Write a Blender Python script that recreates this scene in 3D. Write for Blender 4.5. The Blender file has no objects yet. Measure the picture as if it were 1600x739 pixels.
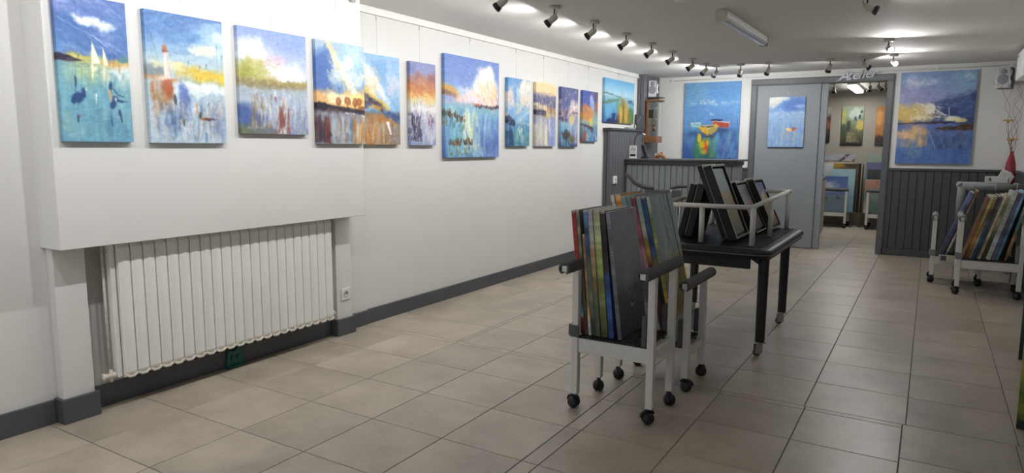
import bpy, math, random
import numpy as np
from mathutils import Matrix, Vector, Euler
PI = math.pi
S = bpy.context.scene
COL = S.collection
random.seed(7)

# ------------------------------------------------------------------ camera
YAW, PITCH, ROLL, FPX, CAMZ = .548216, .131113, .0051127, 1063.75, 1.40
def camera():
    cy, sy, cp, sp = math.cos(YAW), math.sin(YAW), math.cos(PITCH), math.sin(PITCH)
    fwd = Vector((-sy*cp, cy*cp, -sp)); right = Vector((cy, sy, 0)); up = right.cross(fwd)
    r = right*math.cos(ROLL)+up*math.sin(ROLL); u = -right*math.sin(ROLL)+up*math.cos(ROLL)
    M = Matrix((r, u, -fwd)).transposed().to_4x4(); M.translation = (0, 0, CAMZ)
    cd = bpy.data.cameras.new('camera'); cd.sensor_fit = 'HORIZONTAL'; cd.sensor_width = 36
    cd.lens = FPX/1600*36; cd.clip_start = .05; cd.clip_end = 60
    o = bpy.data.objects.new('camera', cd); COL.objects.link(o); o.matrix_world = M
    S.camera = o
camera()
# ------------------------------------------------------------------ world, exposure
W = bpy.data.worlds.new('world'); S.world = W; W.use_nodes = True
W.node_tree.nodes['Background'].inputs[0].default_value = (.55, .62, .75, 1)
W.node_tree.nodes['Background'].inputs[1].default_value = 1.3
S.view_settings.view_transform = 'Standard'; S.view_settings.look = 'None'
S.view_settings.gamma = 1; S.view_settings.use_curve_mapping = False
S.view_settings.exposure = 0.34
SPOT_W = 4.6          # every gallery spotlight
SHOP_W = 17.0         # the fluorescent tube of the workshop
SPOT_COL = (1, .995, .985)

# ------------------------------------------------------------------ helpers
def lin(c):
    if isinstance(c, str):
        c = [int(c[i:i+2], 16)/255 for i in (0, 2, 4)]
    return tuple((x/12.92 if x <= .04045 else ((x+.055)/1.055)**2.4) for x in c[:3])
def obj(name, me, parent=None, m=None):
    o = bpy.data.objects.new(name, me); COL.objects.link(o)
    if parent: o.parent = parent
    if m is not None: me.materials.append(m)
    return o
def tag(o, label=None, cat=None, group=None, kind=None):
    if label: o['label'] = label
    if cat: o['category'] = cat
    if group: o['group'] = group
    if kind: o['kind'] = kind
    return o
def thing(name, label, cat, loc=(0, 0, 0), rot=(0, 0, 0), group=None):
    o = bpy.data.objects.new(name, None); COL.objects.link(o)
    o.location = loc; o.rotation_euler = rot; o.empty_display_size = .1
    return tag(o, label, cat, group)
def dup(root, loc, rot=None, label=None, group=None):
    def cp(o, par):
        c = o.copy(); COL.objects.link(c)
        if par: c.parent = par
        for ch in o.children: cp(ch, c)
        return c
    r = cp(root, None); r.location = loc
    if rot is not None: r.rotation_euler = rot
    if label: r['label'] = label
    if group: r['group'] = group
    return r

class MB:
    def __init__(s): s.v = []; s.f = []; s.sm = []
    def add(s, vs, fs, smooth=False):
        n = len(s.v); s.v += [tuple(v) for v in vs]
        s.f += [tuple(i+n for i in f) for f in fs]; s.sm += [smooth]*len(fs)
        return s
    def box(s, x0, x1, y0, y1, z0, z1, M=None):
        vs = [(x, y, z) for z in (z0, z1) for y in (y0, y1) for x in (x0, x1)]
        if M: vs = [M @ Vector(v) for v in vs]
        return s.add(vs, [(0, 2, 3, 1), (4, 5, 7, 6), (0, 1, 5, 4), (1, 3, 7, 5), (3, 2, 6, 7), (2, 0, 4, 6)])
    def quad(s, *p): return s.add(p, [tuple(range(len(p)))])
    def path(s, pts, r, seg=8, closed=False, caps=True, smooth=True, flat=None):
        pts = [Vector(p) for p in pts]; n = len(pts)
        rs = r if hasattr(r, '__len__') else [r]*n
        up = None; rings = []
        for i, p in enumerate(pts):
            a = pts[i-1] if (i > 0 or closed) else p
            b = pts[(i+1) % n] if (i < n-1 or closed) else p
            t = (b-a).normalized()
            if up is None:
                up = Vector((0, 0, 1)) if abs(t.z) < .9 else Vector((1, 0, 0))
            x = t.cross(up).normalized(); up = x.cross(t).normalized()
            rings.append([p+(x*math.cos(2*PI*k/seg)+up*math.sin(2*PI*k/seg)*(flat or 1))*rs[i] for k in range(seg)])
        vs = [v for R_ in rings for v in R_]; fs = []
        m = n if closed else n-1
        for i in range(m):
            for k in range(seg):
                a = i*seg+k; b = i*seg+(k+1) % seg; j = ((i+1) % n)*seg
                fs.append((a, b, j+(k+1) % seg, j+k))
        s.add(vs, fs, smooth)
        if caps and not closed:
            b0 = len(s.v)-len(vs)
            s.f.append(tuple(b0+k for k in reversed(range(seg)))); s.sm.append(False)
            s.f.append(tuple(b0+(n-1)*seg+k for k in range(seg))); s.sm.append(False)
        return s
    def tube(s, a, b, r, seg=12): return s.path([a, b], r, seg)
    def lathe(s, prof, seg=16, M=None, smooth=True, caps=True):
        vs = []; fs = []; n = len(prof)
        for (r, z) in prof:
            for k in range(seg):
                v = Vector((r*math.cos(2*PI*k/seg), r*math.sin(2*PI*k/seg), z)); vs.append(M @ v if M else v)
        for i in range(n-1):
            for k in range(seg):
                a = i*seg+k; b = i*seg+(k+1) % seg
                fs.append((a, b, b+seg, a+seg))
        if caps: fs.append(tuple(reversed(range(seg)))); fs.append(tuple((n-1)*seg+k for k in range(seg)))
        return s.add(vs, fs, smooth)
    def hollow(s, a, b, ro, ri, seg=16, a0=0, a1=2*PI):
        """open foam sleeve between two radii, with an optional slit"""
        a, b = Vector(a), Vector(b); t = (b-a).normalized()
        x = t.cross(Vector((0, 0, 1)))
        x = x.normalized() if x.length > .01 else Vector((1, 0, 0)); u = x.cross(t)
        vs = []; full = abs(a1-a0-2*PI) < 1e-6; m = seg if full else seg+1
        for p in (a, b):
            for r in (ro, ri):
                for k in range(m):
                    an = a0+(a1-a0)*k/seg; vs.append(p+(x*math.cos(an)+u*math.sin(an))*r)
        fs = []
        for k in range(seg):
            l = (k+1) % m
            fs += [(k, 2*m+k, 2*m+l, l), (m+k, m+l, 3*m+l, 3*m+k), (k, l, m+l, m+k), (2*m+k, 3*m+k, 3*m+l, 2*m+l)]
        if not full:
            fs += [(0, m, 3*m, 2*m), (m-1, 3*m-1, 4*m-1, 2*m-1)]
        return s.add(vs, fs, False)
    def mesh(s, name):
        me = bpy.data.meshes.new(name); me.from_pydata(s.v, [], s.f); me.update()
        me.polygons.foreach_set('use_smooth', s.sm); return me
    def build(s, name, m, parent=None, bevel=0, seg=2):
        o = obj(name, s.mesh(name), parent, m)
        if bevel:
            b = o.modifiers.new('bevel', 'BEVEL'); b.width = bevel; b.segments = seg; b.limit_method = 'ANGLE'
        return o
def bx(name, m, parent, *a, bevel=0): return MB().box(*a).build(name, m, parent, bevel)

# ------------------------------------------------------------------ materials
def nodes(name):
    m = bpy.data.materials.new(name); m.use_nodes = True; nt = m.node_tree
    return m, nt, nt.nodes['Principled BSDF']
def mat(name, c, rough=.5, metal=0, var=.06, scale=8, bump=.0, bscale=60, spec=.5, stretch=None, coat=0):
    m, nt, b = nodes(name); c = lin(c)
    b.inputs['Roughness'].default_value = rough; b.inputs['Metallic'].default_value = metal
    b.inputs['Specular IOR Level'].default_value = spec; b.inputs['Coat Weight'].default_value = coat
    geo = nt.nodes.new('ShaderNodeNewGeometry'); src = geo.outputs['Position']
    if stretch:
        mp = nt.nodes.new('ShaderNodeMapping'); mp.inputs['Scale'].default_value = stretch
        nt.links.new(src, mp.inputs[0]); src = mp.outputs[0]
    nz = nt.nodes.new('ShaderNodeTexNoise'); nz.inputs['Scale'].default_value = scale; nz.inputs['Detail'].default_value = 5
    nt.links.new(src, nz.inputs['Vector'])
    rp = nt.nodes.new('ShaderNodeValToRGB')
    rp.color_ramp.elements[0].position = .3; rp.color_ramp.elements[1].position = .7
    rp.color_ramp.elements[0].color = tuple(x*(1-var) for x in c)+(1,)
    rp.color_ramp.elements[1].color = tuple(min(1, x*(1+var)) for x in c)+(1,)
    nt.links.new(nz.outputs['Fac'], rp.inputs[0]); nt.links.new(rp.outputs[0], b.inputs['Base Color'])
    if bump:
        n2 = nt.nodes.new('ShaderNodeTexNoise'); n2.inputs['Scale'].default_value = bscale; n2.inputs['Detail'].default_value = 4
        nt.links.new(src, n2.inputs['Vector'])
        bp = nt.nodes.new('ShaderNodeBump'); bp.inputs['Strength'].default_value = bump; bp.inputs['Distance'].default_value = .004
        nt.links.new(n2.outputs['Fac'], bp.inputs['Height']); nt.links.new(bp.outputs[0], b.inputs['Normal'])
    return m
def emis(name, c, st):
    m, nt, b = nodes(name); b.inputs['Base Color'].default_value = (1, 1, 1, 1)
    b.inputs['Emission Color'].default_value = tuple(c)+(1,); b.inputs['Emission Strength'].default_value = st
    return m
M = {}
M['wall'] = mat('wall_paint', 'dad9d6', .75, var=.02, scale=2, bump=.08, bscale=40)
M['box'] = mat('casing_paint', 'dcdbd8', .7, var=.015, scale=2, bump=.05, bscale=30)
M['ceil'] = mat('ceiling_paint', 'dedbd6', .85, var=.02, scale=1.5, bump=.1, bscale=12)
M['base'] = mat('dark_grey_gloss_paint', '505256', .42, var=.08, scale=6, bump=.08, bscale=25)
M['panel'] = mat('anthracite_paint', '48494b', .5, var=.07, scale=5, bump=.05, bscale=30, stretch=(6, 6, .6))
M['panel2'] = mat('mid_grey_paint', '94999c', .5, var=.07, scale=5, bump=.05, bscale=30, stretch=(6, 6, .6))
M['groove'] = mat('groove_shadow_paint', '3a3b3d', .7)
M['darkwood'] = mat('dark_grey_cabinet_paint', '5a5c60', .45, var=.06, scale=5, stretch=(6, 6, .6))
M['frame'] = mat('door_frame_paint', '5c5e62', .42, var=.05, scale=6)
M['door'] = mat('door_leaf_paint', '868b90', .5, var=.03, scale=2)
M['grout'] = mat('floor_grout', '6b6258', .9, var=.15, scale=20)
M['radiator'] = mat('radiator_enamel', 'eceae5', .4, var=.03, scale=4)
M['oldrad'] = mat('aged_radiator_enamel', 'cfc9bd', .55, var=.18, scale=30)
M['whitepl'] = mat('white_plastic', 'e6e5e0', .4, var=.02)
M['white'] = mat('white_painted_wood', 'dddcd6', .5, var=.05, scale=10, bump=.05, bscale=50, stretch=(8, 8, 1))
M['foam'] = mat('grey_pipe_foam', '5b5b5d', .9, var=.1, scale=40, bump=.3, bscale=300)
M['foaml'] = mat('pale_grey_pipe_foam', '838585', .9, var=.08, scale=40, bump=.3, bscale=300)
M['black'] = mat('black_resin', '232325', .45, var=.15, scale=30, bump=.05, bscale=150)
M['blackfr'] = mat('black_frame_lacquer', '121213', .5, var=.2, scale=20)
M['rubber'] = mat('black_castor_rubber', '1d1d1f', .5, var=.1)
M['steel'] = mat('zinc_steel', 'b4b5b6', .3, 1, var=.05)
M['silver'] = mat('silver_plastic', 'b7b8ba', .35, .6, var=.03)
M['chrome'] = mat('chrome', 'd8d8da', .12, 1, var=.02)
M['grille'] = mat('speaker_grille', '8a8890', .6, .3, var=.1, scale=200)
M['darkgrey'] = mat('dark_plastic', '2c2c33', .4, var=.05)
M['spot'] = mat('spotlight_body_paint', 'c4bfb4', .45, var=.03)
M['spotrim'] = mat('spotlight_rim', '34343e', .35, .2, var=.05)
M['wood'] = mat('varnished_oak', '7c5432', .35, var=.25, scale=6, stretch=(25, 25, 2), coat=.3)
M['rawwood'] = mat('raw_pine', 'b99a6e', .7, var=.15, scale=8, stretch=(20, 20, 2))
M['kraft'] = mat('brown_hardboard', '4a3a2a', .8, var=.1)
M['brass'] = mat('brass', 'c89a4a', .25, 1)
M['red'] = mat('red_ceramic', '8c1620', .25, var=.1, coat=.4)
M['twig'] = mat('twig_bark', '8a7664', .8, var=.1)
M['petal'] = mat('dried_petal', 'b7935e', .8, var=.2, scale=40)
M['paper'] = mat('printed_paper', 'e4e3e0', .7, var=.04, scale=60)
M['ink'] = mat('black_ink', '1a1a22', .6)
M['green'] = mat('teal_plastic', '1d5a52', .45, var=.15, scale=20)
M['wire'] = mat('clear_nylon_line', 'cfcfcc', .3)
M['tableg'] = mat('grey_table_top', '9a9c9b', .6, var=.05)
M['cream'] = mat('cream_laminate', 'a39c8c', .5, var=.05)
M['shopwall'] = mat('workshop_wall_paint', '8d877c', .8, var=.03, scale=2)
M['lampon'] = emis('lit_lamp', SPOT_COL, 30)
M['tubeon'] = emis('lit_tube', (1, 1, .97), 9)
M['tubeoff'] = mat('unlit_tube_glass', 'c9d3e6', .15, var=.02, coat=.5)
M['armpad'] = mat('dark_grey_arm_padding', '47494b', .8)
M['lettering'] = mat('satin_silver_lettering', 'a0a3a8', .35, .15)
M['figure'] = mat('brown_figurine', '8f6a4a', .5, var=.2, scale=40)
M['grout2'] = M['grout']
def glass():
    m, nt, b = nodes('clear_glass'); b.inputs['Base Color'].default_value = (.9, .95, .93, 1)
    b.inputs['Roughness'].default_value = .02; b.inputs['Transmission Weight'].default_value = 1; b.inputs['IOR'].default_value = 1.45
    return m
M['glass'] = glass()
def tile_mat():
    m, nt, b = nodes('stoneware_tile'); N = nt.nodes; L = nt.links
    oi = N.new('ShaderNodeObjectInfo'); geo = N.new('ShaderNodeNewGeometry')
    add = N.new('ShaderNodeVectorMath'); add.operation = 'MULTIPLY_ADD'
    add.inputs[1].default_value = (1, 1, 1)
    L.new(geo.outputs['Position'], add.inputs[0])
    cmb = N.new('ShaderNodeCombineXYZ'); sc = N.new('ShaderNodeMath'); sc.operation = 'MULTIPLY'; sc.inputs[1].default_value = 40
    L.new(oi.outputs['Random'], sc.inputs[0])
    for i in range(3): L.new(sc.outputs[0], cmb.inputs[i])
    L.new(cmb.outputs[0], add.inputs[2])
    n1 = N.new('ShaderNodeTexNoise'); n1.inputs['Scale'].default_value = 3.2; n1.inputs['Detail'].default_value = 8; n1.inputs['Roughness'].default_value = .62
    L.new(add.outputs[0], n1.inputs['Vector'])
    r1 = N.new('ShaderNodeValToRGB'); e = r1.color_ramp.elements
    e[0].position = .32; e[0].color = lin('9c9283')+(1,); e[1].position = .68; e[1].color = lin('b9afa0')+(1,)
    L.new(n1.outputs['Fac'], r1.inputs[0])
    n2 = N.new('ShaderNodeTexNoise'); n2.inputs['Scale'].default_value = 55; n2.inputs['Detail'].default_value = 3
    L.new(add.outputs[0], n2.inputs['Vector'])
    r2 = N.new('ShaderNodeValToRGB'); e = r2.color_ramp.elements
    e[0].position = .2; e[0].color = (.8, .78, .75, 1); e[1].position = .42; e[1].color = (1, 1, 1, 1)
    L.new(n2.outputs['Fac'], r2.inputs[0])
    mx = N.new('ShaderNodeMix'); mx.data_type = 'RGBA'; mx.blend_type = 'MULTIPLY'; mx.inputs[0].default_value = 1
    L.new(r1.outputs[0], mx.inputs[6]); L.new(r2.outputs[0], mx.inputs[7])
    hv = N.new('ShaderNodeHueSaturation'); mr = N.new('ShaderNodeMapRange')
    mr.inputs[3].default_value = .9; mr.inputs[4].default_value = 1.08
    L.new(oi.outputs['Random'], mr.inputs[0]); L.new(mr.outputs[0], hv.inputs['Value'])
    L.new(mx.outputs[2], hv.inputs['Color']); L.new(hv.outputs[0], b.inputs['Base Color'])
    r3 = N.new('ShaderNodeMapRange'); r3.inputs[3].default_value = .26; r3.inputs[4].default_value = .46
    L.new(n1.outputs['Fac'], r3.inputs[0]); L.new(r3.outputs[0], b.inputs['Roughness'])
    bp = N.new('ShaderNodeBump'); bp.inputs['Strength'].default_value = .08; bp.inputs['Distance'].default_value = .003
    L.new(n1.outputs['Fac'], bp.inputs['Height']); L.new(bp.outputs[0], b.inputs['Normal'])
    return m
M['tile'] = tile_mat()
def paint_mat():
    m, nt, b = nodes('oil_paint_on_canvas'); N = nt.nodes; L = nt.links
    at = N.new('ShaderNodeAttribute'); at.attribute_name = 'paint'
    L.new(at.outputs['Color'], b.inputs['Base Color']); b.inputs['Roughness'].default_value = .5
    b.inputs['Specular IOR Level'].default_value = .35
    tc = N.new('ShaderNodeTexCoord'); n = N.new('ShaderNodeTexNoise'); n.inputs['Scale'].default_value = 90; n.inputs['Detail'].default_value = 4
    L.new(tc.outputs['Object'], n.inputs['Vector'])
    bp = N.new('ShaderNodeBump'); bp.inputs['Strength'].default_value = .25; bp.inputs['Distance'].default_value = .002
    L.new(n.outputs['Fac'], bp.inputs['Height']); L.new(bp.outputs[0], b.inputs['Normal'])
    return m
M['paint'] = paint_mat()

# ------------------------------------------------------------------ brush painter (numpy -> colour attribute)
def hx(c): return np.array([int(c[i:i+2], 16)/255 for i in (0, 2, 4)])
class Paint:
    def __init__(s, w, h, seed=1, res=230, ss=2):
        s.nx = max(8, int(w*res)); s.ny = max(8, int(h*res)); s.ss = ss
        s.W = s.nx*ss; s.H = s.ny*ss; s.r = np.random.RandomState(seed)
        s.asp = w/h
        s.X, s.Y = np.meshgrid((np.arange(s.W)+.5)/s.W, (np.arange(s.H)+.5)/s.H)
        s.C = np.ones((s.H, s.W, 3))*.8
        s.N = np.clip(s.noise(40*s.asp, 40, 3)*2.2-.15, .25, 1)
    def noise(s, fx, fy, octv=3, gain=.5):
        out = np.zeros((s.H, s.W)); a = 1; tot = 0
        for o in range(octv):
            gx = max(2, int(fx*2**o)+2); gy = max(2, int(fy*2**o)+2)
            g = s.r.rand(gy, gx)
            x = s.X*(gx-1.001); y = s.Y*(gy-1.001); xi = x.astype(int); yi = y.astype(int)
            u = x-xi; v = y-yi; u = u*u*(3-2*u); v = v*v*(3-2*v)
            out += a*((g[yi, xi]*(1-u)+g[yi, xi+1]*u)*(1-v)+(g[yi+1, xi]*(1-u)+g[yi+1, xi+1]*u)*v)
            tot += a; a *= gain
        return out/tot
    def mixm(s, m, c):
        if isinstance(c, str): c = hx(c)
        s.C = s.C*(1-m[..., None])+np.asarray(c)*m[..., None]; return s
    def grad(s, stops, rag=.03, slope=0, fx=4, fy=10):
        t = s.Y+slope*(s.X-.5)+rag*2*(s.noise(fx, fy)-.5)
        ys = [p for p, _ in stops]; cs = np.array([hx(c) for _, c in stops])
        s.C = np.stack([np.interp(t, ys, cs[:, k]) for k in range(3)], -1); return s
    def blob(s, cx, cy, rx, ry, c, a=1, soft=.5, rag=.6, rot=0, f=6):
        dx = s.X-cx; dy = s.Y-cy; co, si = math.cos(rot), math.sin(rot)
        ddx = dx*s.asp; u = (ddx*co+dy*si)/(rx*s.asp); v = (-ddx*si+dy*co)/ry
        d = np.sqrt(u*u+v*v)+rag*2*(s.noise(f, f/s.asp, 5, .6)-.5)
        m = np.clip((1+soft/2-d)/soft, 0, 1)*a
        return s.mixm(m, c)
    def band(s, y0, y1, c, a=1, slope=0, soft=.02, rag=.02, x0=-1, x1=2, xs=.08, fx=8):
        t = s.Y-slope*(s.X-.5)+rag*2*(s.noise(fx, 3)-.5)
        m = np.clip((t-y0)/soft+.5, 0, 1)*np.clip((y1-t)/soft+.5, 0, 1)*np.clip(s.noise(6, 30, 3)*1.6+.2, 0, 1)
        m = m*np.clip((s.X-x0)/xs, 0, 1)*np.clip((x1-s.X)/xs, 0, 1)*a
        return s.mixm(m, c)
    def samp(s, u, v):
        """colours at displaced positions, bilinear"""
        x = np.clip(u, 0, .9999)*(s.W-1.001); y = np.clip(v, 0, .9999)*(s.H-1.001); xi = x.astype(int); yi = y.astype(int)
        a = (x-xi)[..., None]; b = (y-yi)[..., None]; C = s.C
        return (C[yi, xi]*(1-a)+C[yi, xi+1]*a)*(1-b)+(C[yi+1, xi]*(1-a)+C[yi+1, xi+1]*a)*b
    def tex(s, amt=.05, fx=30, fy=30, warp=1, sat=.86, dab=.8):
        """what the knife and brush leave: ragged outlines, dabs and grain"""
        k = s.asp
        for f, a in ((9, .012), (28, .011), (60, .006)):
            dx = s.noise(f*k, f, 2)-.5; dy = s.noise(f*k, f*.8, 2)-.5
            s.C = s.samp(s.X+warp*a*dx/k*2, s.Y+warp*a*dy*2.6)
        # short dabs that take one colour each
        for n, sh, al in ((46, .9, .55), (74, -.6, .4)):
            nx_ = max(4, int(n*k*1.6)); ny_ = n
            j1 = s.noise(n*.6*k, n*.6, 2)-.5; j2 = s.noise(n*.6*k, n*.6, 2)-.5
            gx = s.X*nx_+sh*s.Y*ny_*.25+2.2*j1; gy = s.Y*ny_+2.2*j2
            cx = (np.floor(gx)+.5-sh*s.Y*ny_*.25-1.1*j1)/nx_; cy = (np.floor(gy)+.5-1.1*j2)/ny_
            h = np.modf(np.sin(np.floor(gx)*12.9898+np.floor(gy)*78.233)*43758.5453)[0]
            D = s.samp(cx, cy)*(1+.08*h[..., None]); s.C = s.C*(1-al*dab)+D*al*dab
        g = s.noise(fx*k, fy, 2)-.5; st = s.noise(70*k, 9, 2)-.5
        s.C = s.C*(1+amt*2*g[..., None]+.07*st[..., None]*(s.Y[..., None] > .45))
        L = s.C.mean(-1, keepdims=True); s.C = np.clip(L+(s.C-L)*sat, 0, 1); return s
    def fin(s): return s.tex(.03, warp=.40, sat=1, dab=.22)
    def stroke(s, x0, y0, x1, y1, w, c, a=1, w1=None):
        """tapered soft segment; widths as fraction of height"""
        if isinstance(c, str): c = hx(c)
        w1 = w if w1 is None else w1; w *= .8; w1 *= .8; wm = max(w, w1)*2+.004
        i0 = max(0, int((min(y0, y1)-wm)*s.H)); i1 = min(s.H, int((max(y0, y1)+wm)*s.H)+1)
        j0 = max(0, int((min(x0, x1)-wm/s.asp)*s.W)); j1 = min(s.W, int((max(x0, x1)+wm/s.asp)*s.W)+1)
        if i1 <= i0 or j1 <= j0: return s
        X = s.X[i0:i1, j0:j1]*s.asp; Y = s.Y[i0:i1, j0:j1]
        ax, bx_ = x0*s.asp, x1*s.asp; dx, dy = bx_-ax, y1-y0; L2 = dx*dx+dy*dy+1e-9
        t = np.clip(((X-ax)*dx+(Y-y0)*dy)/L2, 0, 1)
        d = np.hypot(X-ax-t*dx, Y-y0-t*dy); ww = w+(w1-w)*t
        m = np.clip((ww-d)/(.5/s.H+.6*ww)+.5, 0, 1)*a*s.N[i0:i1, j0:j1]
        s.C[i0:i1, j0:j1] = s.C[i0:i1, j0:j1]*(1-m[..., None])+np.asarray(c)*m[..., None]; return s
    def poly(s, pts, c, a=1, soft=.004):
        """convex polygon"""
        m = np.ones((s.H, s.W)); n = len(pts)
        cx = sum(p[0] for p in pts)/n*s.asp; cy = sum(p[1] for p in pts)/n
        for i in range(n):
            ax, ay = pts[i][0]*s.asp, pts[i][1]; bx_, by = pts[(i+1) % n][0]*s.asp, pts[(i+1) % n][1]
            nx, ny = ay-by, bx_-ax; L = math.hypot(nx, ny)+1e-9; nx /= L; ny /= L
            if (cx-ax)*nx+(cy-ay)*ny < 0: nx, ny = -nx, -ny
            m = np.minimum(m, np.clip(((s.X*s.asp-ax)*nx+(s.Y-ay)*ny)/soft+.5, 0, 1))
        return s.mixm(m*a, c)
    def drips(s, x0, x1, y0, y1, cols, n=30, a=.5, w=(.004, .02), ln=(.15, .5)):
        for _ in range(n):
            x = s.r.uniform(x0, x1); y = s.r.uniform(y0, y1); l = s.r.uniform(*ln)*(y1-y0)
            ww = s.r.uniform(*w); c = hx(cols[s.r.randint(len(cols))])
            i0 = max(0, int(y*s.H)); i1 = min(s.H, int(min(y+l, y1)*s.H)); j0 = max(0, int((x-ww*2/s.asp)*s.W)); j1 = min(s.W, int((x+ww*2/s.asp)*s.W)+1)
            if i1 <= i0+1 or j1 <= j0: continue
            X = s.X[i0:i1, j0:j1]; Y = s.Y[i0:i1, j0:j1]; t = (Y-Y[0, 0])/(Y[-1, 0]-Y[0, 0]+1e-6)
            m = np.exp(-((X-x)*s.asp/ww)**2)*np.clip(t*6, 0, 1)*np.clip((1-t)*2.5, 0, 1)*a
            s.C[i0:i1, j0:j1] = s.C[i0:i1, j0:j1]*(1-m[..., None])+c*m[..., None]
        return s
    def brush(s, x0, x1, y0, y1, ang, cols, n=40, a=.5, w=(.004, .012), ln=(.03, .12), jit=.3):
        for _ in range(int(n*2.5)):
            x = s.r.uniform(x0, x1); y = s.r.uniform(y0, y1); l = s.r.uniform(*ln)*.6; t = ang+s.r.uniform(-jit, jit)
            s.stroke(x, y, x+l*math.cos(t)/s.asp, y+l*math.sin(t), s.r.uniform(*w)*.55, cols[s.r.randint(len(cols))], a*s.r.uniform(.35, .9), .001)
        return s
    def reeds(s, x0, x1, y, n, hgt, cols=('1d2440', '3a2a20'), a=.85, lean=.1, w=.0022):
        for _ in range(n):
            x = s.r.uniform(x0, x1); h = s.r.uniform(.4, 1)*hgt; l = s.r.uniform(-.3, 1)*lean; yy = y+s.r.uniform(-.02, .04)
            s.stroke(x, yy, x+l, yy-h, w, cols[s.r.randint(len(cols))], a, w*.6)
        return s
    def done(s):
        C = s.C.reshape(s.ny, s.ss, s.nx, s.ss, 3).mean((1, 3)); return np.clip(C, 0, 1)
def s2l(C): return np.where(C <= .04045, C/12.92, ((C+.055)/1.055)**2.4)

def canvas_mesh(name, Wd, Hd, D, img, spine=None, top=None, backc='c9c0ac'):
    """stretched canvas: front at local y=0 facing -y, painted edges wrap round the stretcher"""
    ny, nx = img.shape[:2]
    xs = np.linspace(0, Wd, nx); zs = np.linspace(Hd, 0, ny)
    XX, ZZ = np.meshgrid(xs, zs); V = np.stack([XX.ravel(), np.zeros(nx*ny), ZZ.ravel()], 1); Cc = img.reshape(-1, 3)
    idx = np.arange(nx*ny).reshape(ny, nx)
    F = np.stack([idx[:-1, :-1], idx[1:, :-1], idx[1:, 1:], idx[:-1, 1:]], -1).reshape(-1, 4)
    ring = np.concatenate([idx[0, :], idx[1:, -1], idx[-1, :-1][::-1], idx[1:-1, 0][::-1]])
    Vs = [V]; Cs = [Cc]; Fs = [F.tolist()]; n = nx*ny; m = len(ring); edge = Cc[ring].copy()
    P = V[ring]
    if spine is not None:                       # the narrow edges carry their own paint
        ys = [p for p, _ in spine]; cs = np.array([hx(c) for _, c in spine]); t = 1-P[:, 2]/Hd
        rr = np.random.RandomState(len(name)+int(Wd*1e4)); t = t+rr.uniform(-.012, .012, m)
        sc = np.stack([np.interp(t, ys, cs[:, k]) for k in range(3)], 1)
        kn = np.linspace(0, 1, 14); pat = np.interp(t, kn, rr.uniform(.8, 1.22, 14))[:, None]*np.stack([np.interp(t, kn, rr.uniform(.96, 1.05, 14)) for _ in range(3)], 1)
        sc = sc*.84+sc.mean(1, keepdims=True)*.16; sc = np.clip(sc*1.12*pat*rr.uniform(.88, 1.1, (m, 1))+.015, 0, 1)
        side = (P[:, 0] < 1e-6) | (P[:, 0] > Wd-1e-6); edge[side] = sc[side]
    if top is not None: edge[P[:, 2] > Hd-1e-6] = hx(top)
    for k, (yy, cc) in enumerate(((0, edge), (D*.45, edge), (D*.9, edge*.96), (D, edge*.9), (D, np.repeat(hx(backc)[None], m, 0)))):
        Q = P.copy(); Q[:, 1] = yy
        if k == 3: Q[:, 0] = np.clip(Q[:, 0], .001, Wd-.001)
        Vs.append(Q); Cs.append(cc)
    a = np.arange(m); b = (a+1) % m
    for k in range(3):
        o = n+k*m
        Fs.append(np.stack([o+a, o+b, o+m+b, o+m+a], -1).tolist())
    Fs.append([list(n+4*m+a)[::-1]])
    V = np.concatenate(Vs); Cc = np.clip(np.concatenate(Cs), 0, 1)
    me = bpy.data.meshes.new(name); me.from_pydata(V.tolist(), [], [f for g in Fs for f in g]); me.update()
    ca = me.color_attributes.new('paint', 'FLOAT_COLOR', 'POINT')
    ca.data.foreach_set('color', np.concatenate([s2l(Cc), np.ones((len(Cc), 1))], 1).ravel().astype(np.float32))
    me.materials.append(M['paint']); return me
def hang(label, p, loc, w, h, d, rotz, tilt=0, group=None, cat='painting', name='painting'):
    me = canvas_mesh(name, w, h, d, p.done() if isinstance(p, Paint) else p)
    o = bpy.data.objects.new(name, me); COL.objects.link(o)
    o.location = loc; o.rotation_euler = (-tilt, 0, rotz)
    return tag(o, label, cat, group)

# ================================================================== THE SETTING
CH = 2.45; YB = 10.25; XR = .90; XL = -3.73; YF = -2.0; YW = 14.05
st = dict(kind='structure')
def struct(name, mb, m, parent=None, bevel=0):
    o = mb.build(name, m, parent, bevel)
    if not parent: o['kind'] = 'structure'
    return o
floor = struct('floor', MB().box(XL-.2, XR+.2, YF-.2, YW+.2, -.12, -.0035), M['grout'])
# tiles, row by row as they are laid, with the two seams
tile_cache = {}
def tile(x0, x1, y0, y1, dz=0):
    g = .0022; k = (round(x1-x0, 3), round(y1-y0, 3))
    if k not in tile_cache:
        w, l = k[0]/2-g, k[1]/2-g; c = .0015; b = MB()
        vs = [(-w, -l, -.009), (w, -l, -.009), (w, l, -.009), (-w, l, -.009), (-w, -l, -c), (w, -l, -c), (w, l, -c), (-w, l, -c),
              (-w+c, -l+c, 0), (w-c, -l+c, 0), (w-c, l-c, 0), (-w+c, l-c, 0)]
        fs = [(0, 1, 5, 4), (1, 2, 6, 5), (2, 3, 7, 6), (3, 0, 4, 7), (4, 5, 9, 8), (5, 6, 10, 9), (6, 7, 11, 10), (7, 4, 8, 11), (8, 9, 10, 11)]
        b.add(vs, fs); me = b.mesh('tile'); me.materials.append(M['tile']); tile_cache[k] = me
    o = bpy.data.objects.new('tile', tile_cache[k]); COL.objects.link(o); o.parent = floor
    o.location = ((x0+x1)/2, (y0+y1)/2, dz); return o
XA = [XL, -3.292, -2.823, -2.372, -1.923, -1.474, -1.389, -.941, -.487, -.026]
YA = [.660, 1.122, 1.584, 2.050, 2.505, 2.948, 3.392, 3.840]
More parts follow.
